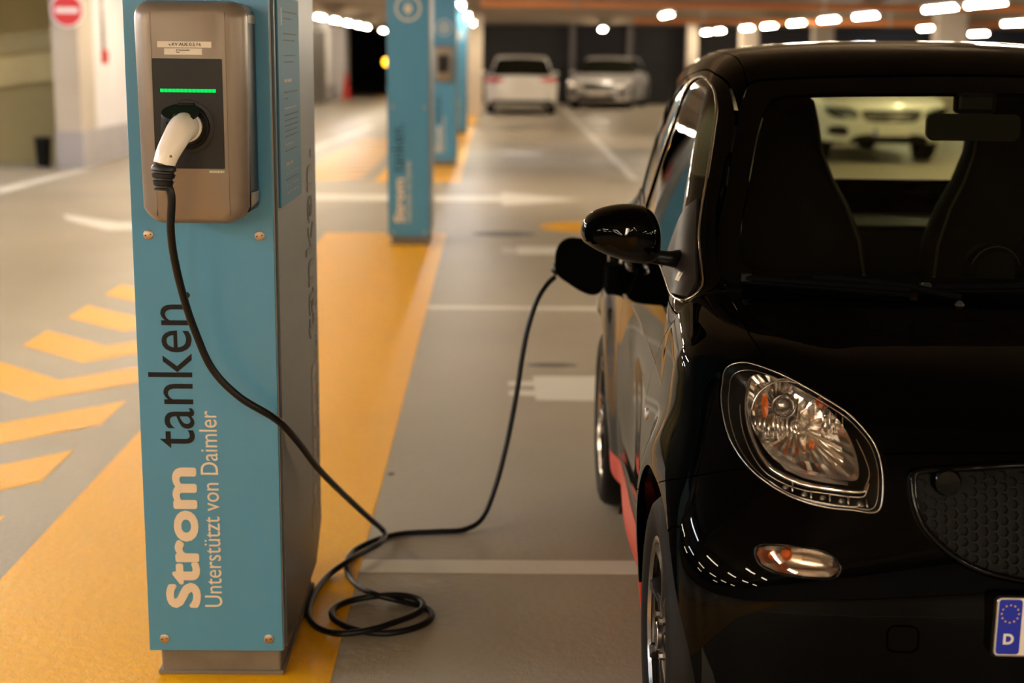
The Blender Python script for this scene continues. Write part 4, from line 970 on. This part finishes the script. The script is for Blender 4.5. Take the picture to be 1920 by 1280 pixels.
for s_ in (-1, 1):
    MB().lathe([(0, -.006), (.022, -.004), (.027, .004), (.027, .02)], fsurf(s_*.335, .744, .006), 'y', 24).build('grille_button', M['gloss_black'], parts['grille'][0], smooth=True, angle=50)
    # fog lamps in the lower intake
    MB().lathe([(0, -.010), (.030, -.006), (.038, .0), (.040, .02)], fsurf(s_*.50, .265, .02), 'y', 28).build('fog_lamp', M['gloss_black'], parts['lower_grille'][0], smooth=True, angle=50)
    MB().lathe([(.040, .0), (.052, -.006), (.056, .01), (.04, .02)], fsurf(s_*.50, .265, .018), 'y', 28, closed_prof=True).build('fog_bezel', M['trim_black'], parts['lower_grille'][0], smooth=True, angle=50)
# ---- number plate ----
yp = float(Fp([(-.26, .49)])[0][1])
pl = MB().prism(rrect(-.266, .266, .4435, .5625, .010), lambda a, b: L((a, -.016, b)), lambda a, b: L((a, .018, b))).build('number_plate', M['gloss_black'], car); pl['label'] = 'white number plate with blue band'
MB().prism(rrect(-.2605, .2605, .4490, .5590, .008), lambda a, b: L((a, -.0185, b)), lambda a, b: L((a, -.0155, b))).build('plate_face', M['plate_white'], pl)
MB().prism(rrect(-.2575, -.2155, .4520, .5560, .006), lambda a, b: L((a, -.0192, b)), lambda a, b: L((a, -.0184, b))).build('blue_band', M['plate_blue'], pl)
MB().tube([L((p[0], -.0185, p[1])) for p in rrect(-.2605, .2605, .4490, .5590, .008)], .0012, 6, True).build('plate_rim', M['chrome_soft'], pl)
st = MB()
for k in range(12):
    a0 = 2*PI*k/12; cx_, cz_ = -.2365+.0155*math.sin(a0), .5290+.0165*math.cos(a0)
    st.prism([(cx_+(.0024 if t % 2 == 0 else .001)*math.sin(t*PI/5), cz_+(.0024 if t % 2 == 0 else .001)*math.cos(t*PI/5)) for t in range(10)], lambda a, b: L((a, -.0196, b)), lambda a, b: L((a, -.0190, b)))
st.build('star_ring', M['star'], pl)
lettering('country_letter', 'D', .027, M['plate_white'], pl, frame(L((-.2365, -.0193, .4720)), (1, 0, 0), (0, 0, 1)), .0010, .0004, 'CENTER', xs=1.0)
# ---- door mirrors ----
def mirror(s_):
    OUT = [(-0.972, 1.095), (-0.9655, 1.119), (-0.9434, 1.14), (-0.907, 1.154), (-0.8654, 1.16), (-0.829, 1.156), (-0.8056, 1.141), (-0.79, 1.111), (-0.7861, 1.071), (-0.7913, 1.042), (-0.8134, 1.026), (-0.8589, 1.026), (-0.92, 1.044), (-0.9603, 1.065), (-0.9707, 1.078)]
    q = catmull([(a, b, 0) for a, b in OUT], 4, True); n = len(q); ctr = Vector((-.876, 1.092, 0)); yb = .885
    rings = [(.86, .030), (.97, .022), (1.0, .008), (1.0, -.006), (.975, -.026), (.92, -.044), (.83, -.058), (.70, -.069), (.52, -.077), (.30, -.081), (.10, -.082)]
    vs = []
    for k_, d in rings:
        for p in q:
            r_ = ctr+(p-ctr)*k_; lean = .045*((r_.x+.785)/-.187)            # the outer tip sweeps back
            vs.append(L((-s_*r_.x, yb+d+lean, r_.y)))
    m_ = len(rings); vs.append(L((s_*.876, yb-.082+.02, 1.092)))
    fs = [(i*n+j, i*n+(j+1) % n, (i+1)*n+(j+1) % n, (i+1)*n+j) for i in range(m_-1) for j in range(n)]+[((m_-1)*n+j, (m_-1)*n+(j+1) % n, m_*n) for j in range(n)]
    zs = lambda x: 1.076-.030*0*0-.022*(1-(abs(x)-.785)/.187)
    def below(f): c = sum((Vector(vs[i]) for i in f), Vector())/len(f); return c.z < zs(c.x)
    def sub(name, ff, m, par=None):
        ids = sorted({i for f in ff for i in f}); mp = {i: k for k, i in enumerate(ids)}
        return mesh_obj(name, [vs[i] for i in ids], [[mp[i] for i in f] for f in ff], m, par or car, True)
    hs = sub('door_mirror', [f for f in fs if not below(f)], M['paint']); hs['label'] = 'glossy black door mirror cap over matte lower shell'
    sub('lower_shell', [f for f in fs if below(f)], M['trim_black'], hs)
    MB().tube([L((s_*.840, .885, 1.044)), L((s_*.80, .895, 1.038)), L((s_*.762, .92, 1.030)), L((s_*.724, .95, 1.024))], [.018, .0165, .018, .026], 16).build('mirror_arm', M['trim_black'], hs, smooth=True)
    MB().prism([(s_*(-ctr.x+(p.x-ctr.x)*-.86), ctr.y+(p.y-ctr.y)*.86) for p in q], lambda a, b: L((a, yb+.031+.045*((abs(a)-.785)/.187), b)), lambda a, b: L((a, yb+.033+.045*((abs(a)-.785)/.187), b))).build('mirror_glass', M['chrome'], hs)
for s_ in (-1, 1): mirror(s_)
# small chrome badge on the sail panel
for s_ in (-1,):
    q = on_surf(F_car, [(s_*1.2, y_, z_) for y_, z_ in ((.868, .985), (.888, .985), (.893, 1.008), (.873, 1.008))], 0, -s_)
    vs = [Vector(L(p))+Vector((s_*.0045, 0, 0)) for p in q]; vs2 = [v+Vector((s_*.0015, 0, 0)) for v in vs]
    mesh_obj('sail_badge', vs+vs2, [(0, 1, 2, 3), (7, 6, 5, 4), (0, 4, 5, 1), (1, 5, 6, 2), (2, 6, 7, 3), (3, 7, 4, 0)], M['chrome_soft'], parts['mirror_base'][0])
# chrome bead around the side glazing, repeater lamp, door handle
for s_ in (-1, 1):
    q = catmull([(a, b, 0) for a, b in WIN], 5, True); P = on_surf(F_car, [(s_*1.2, p.x, p.y) for p in q], 0, -s_)
    pr = [o for o in parts['window_frame'] if True][0 if s_ < 0 else -1]
    MB().tube([Vector(L(p))+Vector((s_*.001, 0, 0)) for p in P], .0032, 8, True).build('window_bead', M['chrome'] if s_ < 0 else M['chrome'], pr, smooth=True)
    rp_ = on_surf(F_car, [(s_*1.2, .925, .650)], 0, -s_)[0]
    o = MB().lathe([(0, .006), (.010, .006), (.016, .003), (.018, -.003)], (0, 0, 0), 'x', 24).build('side_repeater', M['lamp_clear'], car, smooth=True, angle=50); o.location = Vector(L(rp_)); o.rotation_euler = (0, 0, PI if s_ < 0 else 0)
    o['label'] = 'small round clear side repeater'
    hp_ = on_surf(F_car, [(s_*1.2, y_, .90) for y_ in (1.60, 1.64, 1.70, 1.76, 1.80)], 0, -s_)
    MB().tube([Vector(L(p))+Vector((s_*d, 0, 0)) for p, d in zip(hp_, (.002, .022, .026, .022, .002))], [.008, .010, .011, .010, .008], 12).build('door_handle', M['paint'], car, smooth=True)
# ---- wipers, washer jet, strip behind the glass ----
def wiper(pts, arm, name='wiper'):
    P = [Vector(L(p)) for p in pts]; w_ = MB().tube(catmull(P, 4), .0075, 8).build(name, M['wiper'], car, smooth=True)
    MB().tube(catmull([p+Vector((0, .002, -.010)) for p in P], 4), .004, 6).build('wiper_rubber', M['wiper'], w_, smooth=True)
    MB().tube(catmull([Vector(L(p)) for p in arm], 4), [.010]*4+[.007]*(4*(len(arm)-2)-3)+[.006]*4 if False else .0075, 8).build('wiper_arm', M['wiper'], w_, smooth=True)
    a, b = P[0], P[0].lerp(P[1], .08); MB().box(a.x-.004, a.x+.020, a.y-.010, a.y+.008, a.z-.009, a.z+.009, .002).build('blade_tip', M['trim_black'], w_)
def gs(x, z, out=.012):
    p = on_surf(F_car, [(x, -.2, z)], 1, 1)[0]; n_ = nrm([p])[0]; return tuple(p+n_*out)
wiper([gs(-.607, 1.001), gs(-.50, .999), gs(-.35, .996), gs(-.26, .993)], [gs(-.46, 1.006, .018), gs(-.38, 1.004, .018), gs(-.27, .998, .015), gs(-.16, .985, .008)])
wiper([gs(-.235, .999), gs(-.08, 1.003), gs(.10, 1.006), gs(.34, 1.004)], [gs(.02, 1.016, .02), gs(.14, 1.010, .02), gs(.26, 1.0, .018), gs(.38, .99, .012)])
MB().prism([(-.48, 1.017), (-.36, 1.012), (-.33, 1.011), (-.33, 1.017), (-.36, 1.015), (-.48, 1.0182)], lambda a, b: Vector(L(gs(a, b, -.006))), lambda a, b: Vector(L(gs(a, b, -.008)))).build('glass_strip', M['vin'], car)
jz = on_surf(F_car, [(-.17, .60, 1.4)], 2, -1)[0]
MB().lathe([(0, .010), (.006, .008), (.011, 0), (.012, -.004)], (0, 0, 0), 'z', 16).build('washer_jet', M['trim_satin'], car, smooth=True).location = L(jz)
# ---- interior ----
def seat(xc, yc):
    s = MB()
    prof = [(.62, .23, .10), (.72, .265, .11), (.85, .275, .105), (.97, .255, .095), (1.07, .215, .085), (1.15, .168, .078), (1.23, .135, .072), (1.31, .122, .066), (1.375, .108, .055), (1.40, .07, .035)]
    vs, fs = [], []; n = 24
    for z_, hw, hd in prof:
        for k in range(n):
            t = 2*PI*k/n; cx_ = math.copysign(abs(math.cos(t))**.7, math.cos(t)); sy_ = math.copysign(abs(math.sin(t))**.8, math.sin(t))
            vs.append(L((xc+hw*cx_, yc+(z_-.62)*.20+hd*sy_, z_)))
    for i in range(len(prof)-1):
        for k in range(n): fs.append((i*n+k, i*n+(k+1) % n, (i+1)*n+(k+1) % n, (i+1)*n+k))
    fs += [tuple(range(n-1, -1, -1)), tuple((len(prof)-1)*n+k for k in range(n))]
    o = mesh_obj('seat', vs, fs, M['seat'], car, True, 60)
    MB().box(xc-.25, xc+.25, yc-.5-1.34, yc-1.34+.05, .36, .60, .06).build('seat_cushion', M['seat'], o, smooth=True, angle=50)
    for sd in (-1, 1):
        MB().tube([L((xc+sd*hw*.90, yc+(z_-.62)*.20-hd*.80, z_)) for z_, hw, hd in prof[1:-1]], .004, 6).build('seat_piping', M['seat_edge'], o, smooth=True)
seat(-.345, 1.74); seat(.335, 1.70)
db = MB(); sec = [(.70, .80), (.72, .955), (.80, .985), (.95, .975), (1.08, .93), (1.12, .80), (1.10, .55), (.80, .55)]
db.prism(sec, lambda a, b: L((-.64, a, b)), lambda a, b: L((.64, a, b))); db.build('dashboard', M['dash'], car)
for xc, rz_ in ((.02, .075), (.245, .06)):
    MB().lathe([(0, -.05), (.046, -.05), (.058, -.03), (.060, .02), (.052, .03)], (0, 0, 0), 'y', 32).build('dashboard_pod', M['dash'], car, smooth=True, angle=50).location = L((xc, .99, 1.005))
    MB().tube([L((xc+.059*math.cos(t*PI/12), .945, 1.005+.059*math.sin(t*PI/12))) for t in range(1, 12)], .0022, 6).build('pod_ring', M['seat_edge'], car, smooth=True)
db2 = MB(); db2.prism([(.15, .97), (.20, 1.03), (.28, 1.055), (.42, 1.055), (.50, 1.03), (.56, .97)], lambda a, b: L((a, .93, b)), lambda a, b: L((a, 1.08, b-.01))); db2.build('instrument_hood', M['dash'], car)
sw = MB(); sw.tube([(0+.18*math.cos(2*PI*k/40), 0, .18*math.sin(2*PI*k/40)) for k in range(40)], .014, 10, True); swo = sw.build('steering_wheel', M['seat'], car, smooth=True); swo.location = L((.335, 1.22, .93)); swo.rotation_euler = (math.radians(-25), 0, 0)
MB().box(-.17, .17, -.01, .01, -.02, .02, .005).box(-.05, .05, -.02, .01, -.05, .05, .015).build('steering_hub', M['dash'], swo)
rm = MB(); rm.prism(rrect(-.115, .115, -.033, .033, .018), lambda a, b: (a, -.018, b), lambda a, b: (a*.96, .014, b*.94)); rmo = rm.build('interior_mirror', M['trim_black'], car, smooth=True, angle=50); rmo.location = L((0, 1.14, 1.335))
MB().box(-.05, .05, -.03, .01, .033, .085, .012).build('mirror_mount', M['trim_black'], rmo)
MB().box(-.47, -.13, 1.30-1.34, 1.44-1.34, 1.428, 1.442, .006).build('sun_visor', M['visor'], car); MB().box(.13, .47, 1.30-1.34, 1.44-1.34, 1.428, 1.442, .006).build('sun_visor', M['visor'], car)
hl_ = MB(); hl_.box(-.50, .50, 1.36-1.34, 2.20-1.34, 1.462, 1.474, .004); hl_.build('headliner', M['visor'], car)
# ---- open charging flap and socket at the rear wing ----
FL = [(-.993, .827), (-.992, .871), (-.977, .904), (-.948, .920), (-.905, .918), (-.845, .913), (-.828, .90), (-.822, .829), (-.832, .767), (-.847, .741), (-.873, .734), (-.908, .746), (-.95, .772), (-.984, .798)]
fq = [(p.x, p.y) for p in catmull([(a, b, 0) for a, b in FL], 4, True)]
fl_ = MB().prism(fq, lambda a, b: L((a, 2.155, b)), lambda a, b: L((a, 2.168, b))).build('charging_flap', M['wiper'], car, smooth=True, angle=40); fl_['label'] = 'open black charging flap'
MB().box(-.835, -.785, 2.045-1.34, 2.17-1.34, .752, .845, .012).build('flap_hinge', M['wiper'], fl_)
sp_ = on_surf(F_car, [(-1.2, 2.26, .83)], 0, 1)[0]
MB().lathe([(0, -.012), (.040, -.012), (.044, -.002), (.046, .01)], (0, 0, 0), 'x', 32).build('charging_socket', M['matte_black'], car, smooth=True, angle=40).location = L((sp_[0], 2.235, .83))
pc = [(.37, 4.635, .830), (.34, 4.63, .831), (.30, 4.622, .832), (.26, 4.612, .828), (.225, 4.604, .820), (.213, 4.601, .812)]
MB().tube(catmull(pc, 4), [.028]*6+[.026]*6+[.022]*9, 20).build('vehicle_plug', M['black_plastic'], cbl, smooth=True, angle=50, org=OC)
MB().tube([(.222, 4.603, .817), (.212, 4.601, .811), (.200, 4.6, .800)], [.020, .017, .012], 16).build('cable_gland', M['black_plastic'], cbl, smooth=True, org=OC)

# ---------- pale cars in the distance ----------
def far_car(loc, rz, label, paint_m, L_, W_, H_, style, N=64, belt=.92, hoodz=.86, group=None, zb=.24):
    r = empty('parked_car', loc, label, 'car', group, rz); hw = W_/2
    cs = spl([.15, .35, .6, .85, belt, 1.05], [.95, .985, 1.0, .985, .965, .92]); ho = 1.05 if style != 'suv' else .95
    hood = spl([-.3, 0, .15, .5, ho, ho+.2, L_*.7, L_], [hoodz-.4, hoodz-.16, hoodz-.07, hoodz, belt+.03, belt+.05, belt+.08, belt+.07])
    rear_top = L_-.25
    def F(P):
        x = np.abs(P[..., 0]); y = P[..., 1]; z = P[..., 2]
        side = x-hw*cs(z); nose = (.02+.30*(x/hw)**4+.05*np.abs(z-.55))-y; tail = y-(L_-.02-.22*(x/hw)**4-.05*np.abs(z-.6))
        low = smax(smax(side, nose, .12), tail, .12); low = smax(low, z-(hood(y)-.04*(x/hw)**2), .07); low = smax(low, zb-z, .05)
        g = x-(hw*.90-(z-belt)*.36); ws = (ho+.05+(z-belt)*1.35+.12*(x/hw)**2)-y; rg = y-(L_-.18-(z-belt)*(.75 if style != 'suv' else .5)-.08*(x/hw)**2)
        gr = smax(smax(g, ws*.6, .07), rg*.8, .07); gr = smax(gr, z-(H_-.04*(x/hw)**2-.05*((y-L_*.55)/(L_*.5))**2), .07); gr = np.maximum(gr, .7-z)
        w_ = np.minimum(np.hypot(y-.88, z-.33), np.hypot(y-L_+.88, z-.33))
        return smin(low, gr, .03)
    pn = []; wr = .36
    A = lambda P: np.abs(P[..., 0])
    def add(n, fn, m, off=.003, lb=None): pn.append((n, fn, m, off, lb, .0 if m is not paint_m else .006))
    for wy in (.88, L_-.88): add('opening', lambda P, wy=wy: np.maximum(np.hypot(P[..., 1]-wy, P[..., 2]-.34)-wr, hw*.55-A(P)), None)
    zw0, zw1 = belt+.06, H_-.10
    fr = sym([(0, zw0), (hw*.62, zw0), (hw*.80, zw0+.02), (hw*.76, (zw0+zw1)/2), (hw*.66, zw1-.02), (hw*.5, zw1), (0, zw1+.02)]); sf = poly_sd(fr)
    add('windscreen', lambda P: np.maximum(sf(P[..., 0], P[..., 2]), P[..., 1]-L_*.5), M['car_glass']); add('rear_window', lambda P: np.maximum(sf(P[..., 0], P[..., 2]), L_*.5-P[..., 1]), M['car_glass'])
    y0 = ho+.22; sw_ = poly_sd([(y0, zw0), (y0+.25, zw0+.22), (y0+.62, zw1), (L_-1.3, zw1), (L_-.72, zw0+.22), (L_-.55, zw0+.02)]); 
    for q in (-1, 1): add('side_window', lambda P, q=q: np.maximum(np.maximum(sw_(P[..., 1], P[..., 2]), q*P[..., 0]), hw*.3-A(P)), M['car_glass'])
    if style == 'rear':
        tl = poly_sd([(hw*.50, .90), (hw*.97, .93), (hw*1.0, .84), (hw*.90, .78), (hw*.52, .83)])
        for q in (-1, 1): add('tail_light', lambda P, q=q: np.maximum(np.maximum(tl(A(P), P[..., 2]), q*P[..., 0]), L_*.75-P[..., 1]), M['tail'], -.01)
        bu = poly_sd([(-hw*.9, .27), (hw*.9, .27), (hw*.85, .36), (-hw*.85, .36)], smooth=False); add('rear_diffuser', lambda P: np.maximum(bu(P[..., 0], P[..., 2]), L_*.75-P[..., 1]), M['matte_black'])
    else:
        k = .0 if style != 'suv' else .04
        hl = poly_sd([(hw*.52, .62+k), (hw*.60, .73+k), (hw*.90, .77+k), (hw*.97, .73+k), (hw*.88, .63+k), (hw*.7, .60+k)]); 
        for q in (-1, 1): add('headlight', lambda P, q=q: np.maximum(np.maximum(hl(A(P), P[..., 2]), q*P[..., 0]), P[..., 1]-.8), M['lamp_clear'] if style != 'suv' else M['car_glass'], -.006)
        gp = poly_sd(sym([(0, .56+k), (hw*.36, .57+k), (hw*.46, .66+k), (hw*.44, .72+k), (0, .73+k)])); add('grille', lambda P: np.maximum(gp(P[..., 0], P[..., 2]), P[..., 1]-.8), M['matte_black'], .02)
        ip = poly_sd(sym([(0, .30), (hw*.55, .30), (hw*.62, .35), (hw*.45, .42), (0, .43)])); add('air_intake', lambda P: np.maximum(ip(P[..., 0], P[..., 2]), P[..., 1]-.8), M['matte_black'], .02)
        fp_ = poly_sd([(hw*.66, .42), (hw*.70, .53), (hw*.90, .52), (hw*.93, .44), (hw*.8, .40)]); 
        for q in (-1, 1): add('fog_recess', lambda P, q=q: np.maximum(np.maximum(fp_(A(P), P[..., 2]), q*P[..., 0]), P[..., 1]-.8), M['matte_black'], .02)
    add('underbody', lambda P: P[..., 2]-zb-.01, M['matte_black'])
    add('car_body', lambda P: np.full(P.shape[:-1], -1.0), paint_m, 0)
    sh = (0, -L_/2, 0); panelize(F, (0, L_*.5, .72), N, pn, sh, r, .004, .006)
    for wy in (.88, L_-.88):
        MB().box(-hw*.86, hw*.86, wy-L_/2-.34, wy-L_/2+.34, .26, .66, .05).build('wheel_well', M['matte_black'], r)
        for sx in (-1, 1):
            x0, x1 = sx*(hw-.03), sx*(hw-.24)
            ty_ = MB().lathe([(.20, x0), (.30, x0), (.33, x0-sx*.03), (.33, x1), (.2, x1)], (0, wy-L_/2, .33), 'x', 28).build('wheel', M['rubber'], r, smooth=True, angle=40)
            MB().lathe([(0, x0+sx*-.03), (.06, x0-sx*.01), (.19, x0-sx*.02), (.205, x0+sx*.002)], (0, wy-L_/2, .33), 'x', 24).build('hub', M['alloy'], ty_, smooth=True, angle=40)
    for sx in (-1, 1):
        MB().box(sx*(hw+.05)-.075, sx*(hw+.05)+.075, ho+.42-L_/2, ho+.50-L_/2, belt+.03, belt+.13, .03).build('door_mirror', paint_m, r, smooth=True, angle=60)
    yq = L_/2+.0 if style == 'rear' else -L_/2
    zq = .72 if style == 'rear' else .46
    s1 = 1 if style == 'rear' else -1
    MB().box(-.26, .26, min(yq-.05*s1, yq+.012*s1), max(yq-.05*s1, yq+.012*s1), zq-.055, zq+.055, .004).build('number_plate', M['plate_white'], r)
    if style == 'suv':
        MB().box(-.26, -.215, -L_/2-.014, -L_/2-.011, zq-.05, zq+.05).build('blue_band', M['plate_blue'], r)
        for z_ in (.65, .71): MB().box(-hw*.42, hw*.42, -L_/2+.01, -L_/2+.04, z_-.012, z_+.012, .004).build('grille_bar', M['chrome_soft'], r)
        MB().lathe([(.07, -.01), (.085, -.015), (.09, 0), (.07, .005)], (0, -L_/2+.0, .68), 'y', 24, closed_prof=True).build('round_badge', M['chrome_soft'], r)
    return r
far_car((.72, 38.6, 0), PI, 'white estate car seen from behind, tail lamps towards us, in the far bay', M['white_car'], 4.6, 1.83, 1.49, 'rear')
far_car((3.42, 42.4, 0), math.radians(-14), 'silver car facing us, parked right of the white estate car', M['silver_car'], 4.5, 1.80, 1.47, 'front')
far_car((5.60, 22.75, 0), math.radians(3), 'white off-road car facing us, seen through the windows of the black car', M['white_car'], 4.5, 1.86, 1.62, 'suv', belt=.98, hoodz=.94, zb=.3)
